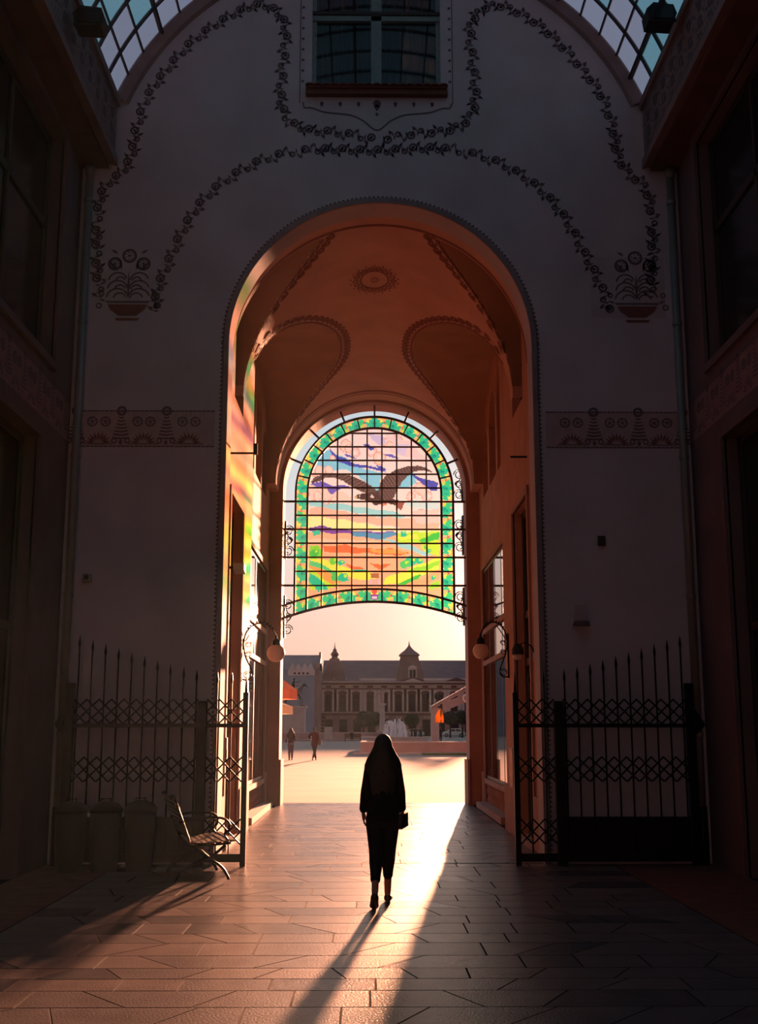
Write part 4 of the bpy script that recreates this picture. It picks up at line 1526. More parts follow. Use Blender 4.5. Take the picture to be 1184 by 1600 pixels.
def rod(label, p0, p1, up):
    t = thing('wall_rod', label, 'bracket', p0)
    p0, p1 = Vector(p0), Vector(p1)
    MB().tube([(0, 0, 0), p1 - p0], 0.016, 7).build('rod', 'iron', t)
    if up:
        MB().box((p1 - p0).x - 0.03, (p1 - p0).x + 0.03, -0.03, 0.03, -0.02, 0.14).build('clamp', 'iron', t)
rod('thin iron rod jutting from the left passage wall with a clamp at its end', (-2.25, 16.1, at(372, 708, 16.1).z), (-1.80, 16.1, at(388, 708, 16.1).z), True)
rod('thin iron rod jutting from the right passage wall without a clamp', (2.25, 16.9, at(815, 714, 16.9).z), (2.0, 16.9, at(815, 714, 16.9).z), False)
t = thing('wall_notice', 'pale framed notice on the right pilaster behind the gate post', 'notice', (2.20, 18.95, 0.75))
MB().box(0, 0.03, 0, 0.5, 0, 0.65).build('frame', 'dark_frame', t)
mat('paper', (0.70, 0.45, 0.30), 0.6, 0.15, 5)
MB().box(-0.006, 0.0, 0.03, 0.47, 0.03, 0.62).build('sheet', 'paper', t)
t = thing('wall_notice', 'small dark notice plate on the left doorway moulding behind the gate', 'notice', (-2.214, 16.79, 1.25))
MB().box(0, 0.02, 0, 0.1, 0, 0.32).build('plate', 'dark_frame', t)
MB().box(0.02, 0.024, 0.015, 0.085, 0.03, 0.16).build('sheet', 'paper', t)

# downpipes in the courtyard corners
for s, nm in ((-1, 'left'), (1, 'right')):
    t = thing('downpipe', 'pale grey downpipe in the %s corner of the courtyard' % nm, 'pipe', (s * 4.12, 15.04, 0))
    MB().tube([(0, 0, 0.7), (0, 0, 9.48)], 0.055, 14).build('pipe', 'pipe', t, True)
    MB().tube([(0, 0, 0.0), (0, 0, 0.72)], 0.068, 14).build('iron_boot', 'iron', t, True)
    for z in (1.6, 3.4, 5.3, 7.2, 9.0):
        MB().ring((0, 0, z), (1, 0, 0), (0, 1, 0), 0.05, 0.066, 16, (0, 0, 0.05)).build('pipe_clip', 'pipe', t)
    MB().tube([(0, 0, 9.40), (0, 0, 9.53)], [0.06, 0.08], 14).build('hopper', 'pipe', t, True)
# floodlights hung at the roof edge
for s, p, nm in ((-1, (-3.54, 12.50, 10.13), 'left'), (1, (3.50, 12.95, 10.54), 'right')):
    t = thing('floodlight', 'black floodlight on the %s roof cornice against the glass' % nm, 'lamp', p)
    MB().prism([(-0.17, -0.12), (0.15, -0.14), (0.19, -0.02), (0.15, 0.10), (-0.10, 0.13), (-0.19, 0.04)], (0, -0.10, 0), (1, 0, 0), (0, 0, 1), (0, 0.26, 0)).build('housing', 'black_metal', t)
    MB().tube([(0, 0, 0), (s * 0.21, 0.03, -0.04)], 0.02, 7).build('bracket', 'black_metal', t)
    MB().box(-0.14, 0.14, -0.115, -0.10, -0.10, 0.08).build('lens', 'dim_glass', t)
# small boxes on the end wall
t = thing('wall_sensor', 'small pale box fixed on the end wall left of the arch', 'box', (-3.90, YW, 3.67))
MB().prism([(-0.06, -0.05), (0.06, -0.06), (0.05, 0.05), (-0.05, 0.06)], (0, 0, 0), (1, 0, 0), (0, 0, 1), (0, -0.09, 0)).build('body', 'pipe', t)
MB().box(-0.03, 0.03, -0.10, -0.09, -0.03, 0.03).build('lens', 'dim_glass', t)
t = thing('junction_box', 'small dark junction box on the end wall right of the arch', 'box', (2.97, YW, 4.18))
MB().box(-0.045, 0.045, -0.05, 0, -0.06, 0.06).build('body', 'dark_frame', t)
MB().box(-0.05, 0.05, -0.06, -0.05, -0.065, 0.065).build('lid', 'dark_frame', t)
t = thing('uplight', 'dim wedge shaped wall light on the end wall above the right gate', 'lamp', (2.66, YW, 3.10))
MB().prism([(-0.09, 0.0), (0.09, 0.0), (0.06, 0.22), (-0.06, 0.22)], (0, 0, 0), (1, 0, 0), (0, 0, 1), (0, -0.06, 0)).build('body', 'patch', t)
MB().prism([(-0.11, -0.06), (0.11, -0.06), (0.09, 0.0), (-0.09, 0.0)], (0, 0, 0), (1, 0, 0), (0, 0, 1), (0, -0.12, 0)).build('base', 'paint', t)

# ------------------------------------------------------------------ bench
b = thing('bench', 'slatted park bench with curled iron arms left of the arch', 'bench', (-2.14, 13.85, 0), math.radians(16))
LY = 0.54
for k in range(8):                                       # back slats, seen end on
    f = k / 7
    x, z = -0.20 - 0.17 * f, 0.50 + 0.40 * f
    MB().obox((x - 0.008, -LY, z), (0.018, 0, 0.006), (0, 2 * LY, 0), (-0.014, 0, 0.036)).build('back_slat', 'bench_wood', b)
for k in range(7):
    f = k / 6
    x, z = -0.18 + 0.46 * f, 0.425 - 0.012 * math.sin(f * PI) + 0.02 * f
    MB().obox((x, -LY, z), (0.055, 0, 0.0), (0, 2 * LY, 0), (0, 0, 0.02)).build('seat_slat', 'bench_wood', b)
for yy in (-LY + 0.1, LY - 0.1):
    mb = MB()
    mb.tube([(q[0], yy, q[1]) for q in smooth_path([(-0.40, 0.93), (-0.37, 0.96), (-0.345, 0.91), (-0.19, 0.50), (-0.16, 0.42), (-0.05, 0.40), (0.30, 0.42)], 0.03)], 0.015, 7)
    mb.build('side_frame', 'iron', b, True)
    mb = MB()
    mb.tube([(q[0], yy, q[1]) for q in smooth_path([(-0.29, 0.66), (-0.05, 0.70), (0.18, 0.70), (0.28, 0.64), (0.27, 0.56), (0.22, 0.52), (0.26, 0.46), (0.28, 0.42)], 0.03)], 0.014, 7)
    mb.build('arm_rest', 'iron', b, True)
    mb = MB()
    mb.tube([(q[0], yy, q[1]) for q in smooth_path([(-0.10, 0.40), (0.06, 0.26), (0.20, 0.16), (0.27, 0.06), (0.29, 0.015)], 0.03)], [0.018] * len(smooth_path([(-0.10, 0.40), (0.06, 0.26), (0.20, 0.16), (0.27, 0.06), (0.29, 0.015)], 0.03)), 7)
    mb.build('leg', 'iron', b, True)
    mb = MB()
    mb.tube([(q[0], yy, q[1]) for q in smooth_path([(0.24, 0.40), (0.08, 0.28), (-0.12, 0.20), (-0.26, 0.10), (-0.31, 0.015)], 0.03)], 0.018, 7)
    mb.build('leg', 'iron', b, True)
MB().tube([(0.02, -LY + 0.1, 0.28), (0.02, LY - 0.1, 0.28)], 0.012, 7).build('stretcher', 'iron', b, True)

# ------------------------------------------------------------------ dark lidded bins by the left gate
for k, (x, y_, wd, lab) in enumerate(((-3.77, 14.35, 0.34, 'leftmost of the dark rounded bins along the left gate'), (-3.36, 14.40, 0.34, 'middle one of the dark rounded bins along the left gate'), (-2.96, 14.52, 0.34, 'rightmost of the dark rounded bins nearest the bench'))):
    t = thing('litter_bin', lab, 'bin', (x, y_, 0), group='dark bins along the left gate')
    h = 0.70
    MB().lathe([(wd * 0.44, 0.0), (wd * 0.47, 0.03), (wd * 0.54, h * 0.5), (wd * 0.56, h), (wd * 0.53, h)], (0, 0, 0), 20).build('body', 'bin_dark', t, True)
    MB().lathe([(wd * 0.60, h), (wd * 0.60, h + 0.04), (wd * 0.45, h + 0.10), (wd * 0.2, h + 0.13), (0.002, h + 0.135)], (0, 0, 0), 20).build('lid', 'bin_dark', t, True)
    MB().tube([(-0.06, -0.03, h + 0.11), (-0.06, -0.03, h + 0.16), (0.06, -0.03, h + 0.16), (0.06, -0.03, h + 0.11)], 0.01, 6).build('lid_handle', 'iron', t)

# ================================================================== PEOPLE
def loft(mb, rings, n=16, power=1.0):
    """closed loft through (cx,cy,cz,rx,ry[,tilt vector]) rings stacked along their centres"""
    vs, fs = [], []
    P = [Vector(r[:3]) for r in rings]
    prev = None
    for i, r in enumerate(rings):
        d = (P[min(i + 1, len(P) - 1)] - P[max(i - 1, 0)])
        d = d.normalized() if d.length > 1e-6 else Vector((0, 0, 1))
        a = Vector((1, 0, 0)) - d * d.x
        if a.length < 0.2:
            a = Vector((0, 1, 0)) - d * d.y
        a.normalize()
        c = d.cross(a)
        for k in range(n):
            t = 2 * PI * k / n
            vs.append(P[i] + a * r[3] * math.cos(t) + c * r[4] * math.sin(t))
    for i in range(len(rings) - 1):
        for k in range(n):
            k2 = (k + 1) % n
            fs.append((i * n + k, i * n + k2, (i + 1) * n + k2, (i + 1) * n + k))
    fs.append(tuple(range(n - 1, -1, -1)))
    fs.append(tuple(range((len(rings) - 1) * n, len(rings) * n)))
    mb.add(vs, fs)
def limb(mb, pts, rs, n=12, sub=5):
    """tapering limb through joints, rounded ends"""
    out = []
    for i in range(len(pts) - 1):
        for k in range(sub):
            t = k / sub
            p = Vector(pts[i]).lerp(Vector(pts[i + 1]), t)
            r = rs[i] + (rs[i + 1] - rs[i]) * (t * t * (3 - 2 * t))
            out.append((p.x, p.y, p.z, r, r))
    out.append((*pts[-1], rs[-1], rs[-1]))
    d0 = (Vector(pts[0]) - Vector(pts[1])).normalized()
    d1 = (Vector(pts[-1]) - Vector(pts[-2])).normalized()
    a = Vector(pts[0]) + d0 * rs[0] * 0.7
    b_ = Vector(pts[-1]) + d1 * rs[-1] * 0.7
    out = [(a.x, a.y, a.z, rs[0] * 0.55, rs[0] * 0.55)] + out + [(b_.x, b_.y, b_.z, rs[-1] * 0.55, rs[-1] * 0.55)]
    loft(mb, out, n)
def fused(name, mb, mt, parent, voxel, smooth=4):
    """the shapes of mb grown into one continuous surface"""
    tmp = bpy.data.objects.new('tmp', mb.mesh('tmp'))
    COL.objects.link(tmp)
    bm = bmesh.new(); bm.from_mesh(tmp.data)
    bmesh.ops.recalc_face_normals(bm, faces=bm.faces); bm.to_mesh(tmp.data); bm.free()
    m1 = tmp.modifiers.new('r', 'REMESH'); m1.mode = 'VOXEL'; m1.voxel_size = voxel
    m2 = tmp.modifiers.new('s', 'SMOOTH'); m2.iterations = smooth; m2.factor = 0.5
    dg = bpy.context.evaluated_depsgraph_get()
    me = bpy.data.meshes.new_from_object(tmp.evaluated_get(dg))
    bpy.data.objects.remove(tmp)
    me.name = name
    me.materials.clear()
    me.materials.append(MATS[mt])
    me.polygons.foreach_set('use_smooth', [True] * len(me.polygons))
    return link(name, me, parent)
def hand(mb, wrist, s, r=1.0):
    """palm, four unequal curled fingers and a thumb, hanging down; s: -1 left, 1 right"""
    w_ = Vector(wrist)
    loft(mb, [(w_.x, w_.y, w_.z + 0.01, 0.020 * r, 0.026 * r), (w_.x, w_.y + 0.006, w_.z - 0.04, 0.017 * r, 0.038 * r), (w_.x - s * 0.004, w_.y + 0.012, w_.z - 0.09, 0.014 * r, 0.040 * r)], 12)
    for k, (dy, l) in enumerate(((0.040, 0.070), (0.016, 0.080), (-0.008, 0.074), (-0.030, 0.058))):
        p0 = w_ + Vector((-s * 0.004, 0.010 + dy, -0.085))
        p1 = p0 + Vector((-s * 0.004, 0.006, -l * 0.45))
        p2 = p1 + Vector((-s * 0.016, 0.004, -l * 0.33))
        p3 = p2 + Vector((-s * 0.018, -0.002, -l * 0.2))
        limb(mb, [tuple(p0), tuple(p1), tuple(p2), tuple(p3)], [0.0098, 0.0092, 0.0085, 0.0072], 8, 2)
    t0 = w_ + Vector((-s * 0.008, 0.026, -0.03))
    t1 = t0 + Vector((-s * 0.014, 0.030, -0.035))
    t2 = t1 + Vector((-s * 0.008, 0.010, -0.032))
    limb(mb, [tuple(t0), tuple(t1), tuple(t2)], [0.013, 0.0105, 0.008], 8, 3)
def head(mb, c, r=1.0):
    """skull, jaw, nose, ears, brow, lips; looks along +Y"""
    c = Vector(c)
    prof = [(-0.115, 0.030, 0.040, 0.018), (-0.10, 0.047, 0.058, 0.014), (-0.06, 0.062, 0.076, 0.006), (0.0, 0.072, 0.090, 0.0), (0.05, 0.073, 0.093, -0.004), (0.085, 0.058, 0.076, -0.006), (0.11, 0.028, 0.04, -0.008)]
    loft(mb, [(c.x, c.y + p[3], c.z + p[0] * r, p[1] * r, p[2] * r) for p in prof], 18)
    limb(mb, [(c.x, c.y + 0.088 * r, c.z + 0.012 * r), (c.x, c.y + 0.106 * r, c.z - 0.03 * r)], [0.008 * r, 0.014 * r], 8, 3)
    for s in (-1, 1):
        loft(mb, [(c.x + s * 0.070 * r, c.y - 0.005, c.z - 0.03 * r, 0.007, 0.010), (c.x + s * 0.078 * r, c.y - 0.01, c.z, 0.009, 0.018), (c.x + s * 0.074 * r, c.y - 0.012, c.z + 0.025 * r, 0.006, 0.012)], 8)
        limb(mb, [(c.x + s * 0.015, c.y + 0.088 * r, c.z + 0.022 * r), (c.x + s * 0.045, c.y + 0.076 * r, c.z + 0.022 * r)], [0.007, 0.006], 6, 2)
        mb.sphere((c.x + s * 0.03, c.y + 0.076 * r, c.z + 0.003), 0.013, 8, 6)
    limb(mb, [(c.x - 0.02, c.y + 0.080 * r, c.z - 0.062 * r), (c.x + 0.02, c.y + 0.080 * r, c.z - 0.062 * r)], [0.007, 0.007], 6, 2)
mat('skin', (0.42, 0.22, 0.15), 0.6, 0.05, 20)
mat('hair_black', (0.008, 0.006, 0.006), 0.55, 0.3, 8, vec=(60, 60, 3))
mat('coat_black', (0.006, 0.006, 0.008), 0.9, 0.2, 30, spec=0.15)
mat('trouser_navy', (0.012, 0.014, 0.022), 0.9, 0.2, 30, spec=0.15)
mat('shoe_dark', (0.03, 0.015, 0.012), 0.5, 0.2, 20)
mat('jeans', (0.10, 0.10, 0.13), 0.9, 0.15, 20)
mat('suit_dark', (0.025, 0.018, 0.022), 0.9, 0.2, 20)
mat('dress_dark', (0.05, 0.015, 0.02), 0.9, 0.2, 20)
mat('bag_dark', (0.02, 0.012, 0.012), 0.6, 0.2, 20)

def figure(label, loc, rz, pose, top, legs_mat, hairm, shoem, vox, hair='long', coat_z=0.80, hem=0.26, group=None, scale=1.0, coat=True):
    """a clothed figure facing +Y at rz=0; pose: joints of both arms and legs"""
    t = thing('person', label, 'person', loc, rz, group)
    t.scale = (scale,) * 3
    P = pose
    up = P.get('lift', 0.0)
    def Z(p):
        return (p[0], p[1], p[2] + up)
    body = MB()
    head(body, Z((0.0, P.get('head_y', 0.02), 1.535)))
    limb(body, [Z((0, 0.0, 1.36)), Z((0, 0.01, 1.46))], [0.056, 0.050], 12)
    loft(body, [Z((0, 0, 0.80)) + (0.12, 0.085), Z((0, 0, 0.9)) + (0.148, 0.10), Z((0, 0, 1.05)) + (0.115, 0.085), Z((0, 0, 1.2)) + (0.135, 0.095), Z((0, -0.01, 1.33)) + (0.15, 0.08), Z((0, -0.01, 1.39)) + (0.07, 0.055)], 18)
    for s, a, l in ((-1, P['arm_l'], P['leg_l']), (1, P['arm_r'], P['leg_r'])):
        limb(body, [Z(q) for q in a], [0.045, 0.037, 0.024], 12)
        hand(body, Z(a[2]), s)
        limb(body, [Z(q) for q in l[:3]], [0.074, 0.050, 0.034], 14)
        heel, toe = Vector(l[3]), Vector(l[4])
        limb(body, [tuple(Vector(l[2]) + Vector((0, 0, up))), tuple(heel + Vector((0, 0, up))), tuple(toe + Vector((0, 0, up)))], [0.032, 0.030, 0.022], 10)
    fused('body', body, 'skin', t, vox)
    # coat or jacket with sleeves
    c = MB()
    h = coat_z
    rings = [(0, 0.0, 1.425, 0.062, 0.058), (0, -0.005, 1.40, 0.10, 0.078), (0, -0.01, 1.365, 0.145, 0.095), (0, -0.01, 1.30, 0.165, 0.110), (0, 0, 1.18, 0.155, 0.112), (0, 0, 1.06, 0.140, 0.104), (0, 0, 0.96, 0.152, 0.110)]
    k = 0.96
    while k - 0.06 > h:
        k -= 0.06
        rings.append((0, 0, k, min(0.17, 0.152 + (0.96 - k) * 0.14), 0.115 + (0.96 - k) * 0.10))
    rings.append((0, 0, h, rings[-1][3] + 0.003, rings[-1][4] + 0.003))
    loft(c, [Z(q[:3]) + q[3:] for q in rings], 22)
    for a in (P['arm_l'], P['arm_r']):
        w_ = Vector(a[1]).lerp(Vector(a[2]), 0.97)
        limb(c, [Z(a[0]), Z(a[1]), Z(tuple(w_))], [0.056, 0.050, 0.042], 12)
    fused('coat' if coat else 'top', c, top, t, vox * 1.3)
    # trousers
    c = MB()
    loft(c, [Z((0, 0, 1.0)) + (0.128, 0.092), Z((0, 0, 0.9)) + (0.152, 0.108), Z((0, 0, 0.82)) + (0.155, 0.115), Z((0, 0, 0.75)) + (0.13, 0.10)], 18)
    for l in (P['leg_l'], P['leg_r']):
        kn, an = Vector(l[1]), Vector(l[2])
        f = min(1.0, max(0.3, (kn.z - hem) / max(kn.z - an.z, 0.05))) if P.get('stand', True) else 0.85
        e = kn.lerp(an, f)
        limb(c, [Z(l[0]), Z(l[1]), Z(tuple(e))], [0.094, 0.072, 0.050], 14)
    fused('trousers', c, legs_mat, t, vox * 1.3)
    # shoes
    for l in (P['leg_l'], P['leg_r']):
        c = MB()
        hl, to = Vector(l[3]) + Vector((0, 0, up)), Vector(l[4]) + Vector((0, 0, up))
        m_ = hl.lerp(to, 0.5)
        d = (to - hl).normalized()
        st = hl - d * 0.03
        e = to + d * 0.035
        loft(c, [(st.x, st.y, st.z, 0.022, 0.028), (hl.x, hl.y, hl.z, 0.040, 0.042), (m_.x, m_.y, m_.z - 0.002, 0.041, 0.036), (to.x, to.y, to.z, 0.047, 0.030), (e.x, e.y, e.z, 0.022, 0.016)], 14)
        sole = Vector((0, 0, -1)) - d * (-d.z)
        sole = sole.normalized() if sole.length > 0.01 else Vector((0, -1, 0))
        q = hl + sole * 0.035
        limb(c, [tuple(hl), tuple(q)], [0.026, 0.018], 10, 2)
        fused('shoe', c, shoem, t, vox * 1.2, 2)
    # hair
    hy = P.get('head_y', 0.02)
    n = 40
    vs, fs = [], []
    if hair == 'long':
        prof = [(1.655, 0.004, 0.004, 0.0), (1.648, 0.034, 0.042, 0.0), (1.625, 0.064, 0.078, 0.0), (1.585, 0.084, 0.100, -0.004), (1.53, 0.095, 0.106, -0.010), (1.47, 0.125, 0.100, -0.020), (1.41, 0.160, 0.098, -0.032),
                (1.35, 0.180, 0.096, -0.042), (1.28, 0.180, 0.09, -0.052), (1.20, 0.160, 0.08, -0.058), (1.12, 0.142, 0.068, -0.062), (1.05, 0.11, 0.055, -0.064), (1.0, 0.07, 0.035, -0.064), (0.985, 0.02, 0.012, -0.064)]
        for i, (z, rx, ry, oy) in enumerate(prof):
            for k in range(n):
                a = 2 * PI * k / n
                g = 1 + (0.035 * math.sin(11 * a + i * 0.35) + 0.02 * math.sin(19 * a - i * 0.5)) * min(1, i / 4)
                x, yy = rx * math.cos(a) * g, ry * math.sin(a) * g
                if yy > 0.055 and i > 2:
                    yy = 0.055                             # leaves the face free
                vs.append(Z((x, hy + oy + yy, z)))
    else:
        prof = [(1.655, 0.004, 0.004, -0.005), (1.645, 0.04, 0.05, -0.005), (1.61, 0.072, 0.088, -0.006), (1.57, 0.081, 0.098, -0.010), (1.53, 0.080, 0.092, -0.020), (1.48, 0.066, 0.060, -0.042), (1.455, 0.04, 0.03, -0.05)]
        for i, (z, rx, ry, oy) in enumerate(prof):
            for k in range(n):
                a = 2 * PI * k / n
                x, yy = rx * math.cos(a), ry * math.sin(a)
                if yy > 0.05 and i > 2:
                    yy = 0.05 - 0.02 * i / 6
                vs.append(Z((x, hy + oy + yy, z)))
    L = len(prof)
    for i in range(L - 1):
        for k in range(n):
            k2 = (k + 1) % n
            fs.append((i * n + k, i * n + k2, (i + 1) * n + k2, (i + 1) * n + k))
    fs += [tuple(range(n)), tuple(range((L - 1) * n, L * n))]
    MB().add(vs, fs).build('hair', hairm, t, True)
    return t
WALK = dict(arm_l=[(-0.128, -0.01, 1.335), (-0.172, -0.05, 1.10), (-0.196, 0.05, 0.905)], arm_r=[(0.128, -0.01, 1.335), (0.172, -0.03, 1.10), (0.190, 0.03, 0.915)],
            leg_l=[(-0.080, 0, 0.83), (-0.066, 0.03, 0.47), (-0.082, -0.235, 0.165), (-0.084, -0.27, 0.125), (-0.088, -0.175, 0.028)],
            leg_r=[(0.075, 0, 0.83), (0.054, 0.13, 0.46), (0.050, 0.255, 0.10), (0.050, 0.235, 0.045), (0.058, 0.375, 0.030)])
figure('woman in black with long dark hair walking away through the arch', (-0.02, 11.66, 0), 0, WALK, 'coat_black', 'trouser_navy', 'hair_black', 'shoe_dark', 0.0065)
t = thing('handbag', 'small dark flat bag held at the right side of the walking woman', 'bag', (0.165, 11.66, 0.735))
MB().prism([(-0.10, 0.0), (0.10, 0.02), (0.09, 0.15), (-0.09, 0.14)], (0.0, 0, 0), (0.35, 1, 0), (0, 0, 1), (0.035, -0.012, 0)).build('pouch', 'bag_dark', t)
MB().tube([(0.018, -0.05, 0.14), (0.016, -0.02, 0.19), (0.016, 0.03, 0.19), (0.018, 0.06, 0.145)], 0.006, 6).build('handle', 'bag_dark', t)

# ================================================================== THE SQUARE
gd = MB().box(-140, 140, 27.2, 420, -0.5, -0.004).build('ground_square', 'square_paving')
tag(gd, 'broad pale paved square beyond the passage', 'ground', kind='structure')
W2 = dict(arm_l=[(-0.165, -0.01, 1.345), (-0.24, -0.06, 1.11), (-0.26, 0.0, 0.90)], arm_r=[(0.165, -0.01, 1.345), (0.22, 0.0, 1.12), (0.22, 0.17, 1.0)],
          leg_l=[(-0.078, 0, 0.83), (-0.075, 0.08, 0.47), (-0.08, -0.10, 0.12), (-0.08, -0.13, 0.07), (-0.08, 0.0, 0.03)],
          leg_r=[(0.078, 0, 0.83), (0.08, 0.12, 0.46), (0.08, 0.16, 0.09), (0.08, 0.14, 0.045), (0.08, 0.28, 0.03)])
W3 = dict(arm_l=[(-0.165, -0.01, 1.345), (-0.27, -0.05, 1.16), (-0.22, 0.12, 1.08)], arm_r=[(0.165, -0.01, 1.345), (0.22, -0.03, 1.11), (0.21, 0.03, 0.90)],
          leg_l=[(-0.07, 0, 0.83), (-0.02, 0.06, 0.47), (0.06, 0.10, 0.09), (0.06, 0.08, 0.045), (0.05, 0.22, 0.03)],
          leg_r=[(0.07, 0, 0.83), (0.02, 0.02, 0.46), (-0.08, -0.02, 0.09), (-0.08, -0.04, 0.045), (-0.09, 0.10, 0.03)])
STAND = dict(arm_l=[(-0.17, -0.01, 1.345), (-0.22, -0.03, 1.10), (-0.20, 0.05, 0.88)], arm_r=[(0.17, -0.01, 1.345), (0.22, -0.03, 1.10), (0.20, 0.05, 0.88)],
             leg_l=[(-0.08, 0, 0.83), (-0.09, 0.02, 0.46), (-0.09, -0.01, 0.09), (-0.09, -0.03, 0.045), (-0.10, 0.11, 0.03)],
             leg_r=[(0.08, 0, 0.83), (0.09, 0.02, 0.46), (0.09, 0.03, 0.09), (0.09, 0.01, 0.045), (0.10, 0.15, 0.03)])
SIT = dict(lift=-0.38, stand=False, head_y=0.06, arm_l=[(-0.17, 0.0, 1.345), (-0.22, 0.03, 1.10), (-0.12, 0.25, 1.02)], arm_r=[(0.17, 0.0, 1.345), (0.22, 0.03, 1.10), (0.12, 0.25, 1.02)],
           leg_l=[(-0.08, 0.02, 0.86), (-0.10, 0.42, 0.88), (-0.10, 0.40, 0.48), (-0.10, 0.38, 0.43), (-0.11, 0.52, 0.41)],
           leg_r=[(0.08, 0.02, 0.86), (0.10, 0.42, 0.88), (0.10, 0.44, 0.48), (0.10, 0.42, 0.43), (0.11, 0.56, 0.41)])
p = at(454, 1188, 61.5)
figure('far woman in dark top and grey jeans walking away by the left pier', (p.x, 61.5, 0), 0.15, W2, 'suit_dark', 'jeans', 'hair_black', 'shoe_dark', 0.014, 'long', 0.88, 0.12, 'people out on the square', 1.02, False)
p = at(491, 1188, 61.5)
figure('far woman in dark red short coat walking with crossed step on the square', (p.x, 61.5, 0), -0.1, W3, 'dress_dark', 'suit_dark', 'suit_dark', 'shoe_dark', 0.014, 'short', 0.72, 0.12, 'people out on the square', 1.05)
t = thing('shoulder_bag', 'small dark bag at the hip of the far woman in red', 'bag', (p.x + 0.26, 61.5, 0.80), group=None)
MB().prism([(-0.11, 0), (0.11, 0), (0.10, 0.20), (-0.10, 0.20)], (0, -0.04, 0), (1, 0, 0), (0, 0, 1), (0, 0.08, 0)).build('pouch', 'bag_dark', t)
MB().tube([(-0.09, 0, 0.19), (-0.12, 0, 0.50), (-0.09, 0, 0.58)], 0.008, 6).build('strap', 'bag_dark', t)
for px, rz, lab in ((649, 0.5, 'left one of two dark suited figures beside the fountain'), (657.5, -1.0, 'right one of two dark suited figures beside the fountain'), (688.5, 2.6, 'lone dark figure standing under the orange banner')):
    p = at(px, 1158, 143)
    figure(lab, (p.x, 143, 0.0), rz, STAND if px != 657.5 else W2, 'suit_dark', 'suit_dark', 'hair_black', 'shoe_dark', 0.03, 'short', 0.80, 0.10, 'people out on the square', 1.08)
# seated person on the far bench
sb = at(551, 1158, 140)
t = thing('far_bench', 'low dark bench against the far stone wall on the square', 'bench', (sb.x, 140.0, 0))
MB().box(-1.0, 1.0, -0.25, 0.25, 0.38, 0.46).build('seat', 'bench_wood', t)
MB().box(-1.0, 1.0, 0.2, 0.26, 0.5, 0.95).build('backrest', 'bench_wood', t)
for x in (-0.9, 0.9):
    MB().box(x - 0.04, x + 0.04, -0.22, 0.24, 0, 0.4).build('leg', 'iron', t)
figure('person in dark clothes sitting on the far bench', (sb.x - 0.1, 139.97, 0.0), PI, SIT, 'suit_dark', 'suit_dark', 'hair_black', 'shoe_dark', 0.03, 'short', 0.80, 0.10, 'people out on the square', 1.05)

# --- raised stone platform round the fountain, lawn, far low wall
pl = at(563, 1178, 76)
t = thing('fountain_platform', 'long low reddish stone wall of the raised fountain terrace', 'wall', (pl.x, 76, 0))
MB().box(0, 24, 0, 0.4, 0, 0.70).build('wall', 'stone', t)
MB().box(-0.06, 24, -0.06, 0.5, 0.70, 0.78).build('coping', 'stone_pale', t)
MB().box(0, 0.4, 0.4, 14, 0, 0.70).build('end_wall', 'stone', t)
MB().box(-0.5, 9, -0.9, 0, 0, 0.10).build('kerb', 'stone_pale', t)
lw = MB().box(at(660, 1176, 74).x, 16, 72.5, 75.0, -0.01, 0.10).build('lawn', 'grass')
tag(lw, 'narrow strip of grass in front of the fountain terrace', 'grass', kind='stuff')
t = thing('far_wall', 'low far stone wall with a plinth behind the seated person', 'wall', (0, 146, 0))
x0, x1 = at(441, 1150, 146).x, at(640, 1150, 146).x
MB().box(x0, x1, 0, 0.5, 0, 0.95).build('wall', 'stone', t)
MB().box(x0, x1, -0.1, 0.6, 0.95, 1.08).build('coping', 'stone_pale', t)
MB().box(x0, x1, -3.0, 0, 0, 0.22).build('step', 'stone', t)
xq = at(513, 1146, 146).x
MB().box(xq - 0.5, xq + 0.5, -0.2, 0.7, 0, 1.75).build('pillar', 'stone_pale', t)

# --- fountain
fp = at(615, 1158, 130)
mat('water', (0.75, 0.72, 0.74), 0.25, 0.0, spec=0.8)
t = thing('fountain', 'round stone fountain with white splashing jets', 'fountain', (fp.x, 122, 0))
MB().lathe([(3.4, 0), (3.5, 0.1), (3.5, 0.6), (3.6, 0.62), (3.6, 0.72), (3.2, 0.72), (3.2, 0.4)], (0, 0, 0), 32).build('basin', 'stone_pale', t)
MB().lathe([(3.2, 0.5), (0.01, 0.52)], (0, 0, 0), 32).build('water', 'water', t)
rw = random.Random(3)
for k in range(12):
    a = 2 * PI * k / 12
    mb = MB()
    h = rw.uniform(1.3, 2.1)
    for j in range(3):
        sx = math.cos(a) * 1.2 + rw.uniform(-0.1, 0.1)
        sy = math.sin(a) * 1.2
        pts = [(sx - math.cos(a) * f * 0.9 * (0.6 + 0.3 * j), sy - math.sin(a) * f * 0.5, 0.5 + h * (1 - (2 * f - 1) ** 2)) for f in np.linspace(0, 1, 9)]
        mb.tube(pts, [0.05 + 0.02 * math.sin(q * 2.1 + j) for q in range(9)], 5)
    mb.build('jet', 'water', t, True)
cp = at(597, 1145, 150)
t = thing('stone_column', 'pale stone column with a small statue behind the fountain', 'column', (cp.x, 150, 0))
MB().box(-0.9, 0.9, -0.9, 0.9, 0, 0.9).box(-0.7, 0.7, -0.7, 0.7, 0.9, 1.3).build('base', 'stone_pale', t)
MB().lathe([(0.38, 1.3), (0.36, 1.5), (0.33, 4.4), (0.36, 4.5)], (0, 0, 0), 16).build('shaft', 'stone_pale', t, True)
MB().box(-0.5, 0.5, -0.5, 0.5, 4.5, 4.75).build('capital', 'stone_pale', t)
mb = MB()
limb(mb, [(0, 0, 4.75), (0, 0, 5.6), (0, 0, 6.2)], [0.22, 0.26, 0.2], 10)
mb.sphere((0, 0, 6.5), 0.17, 10, 8)
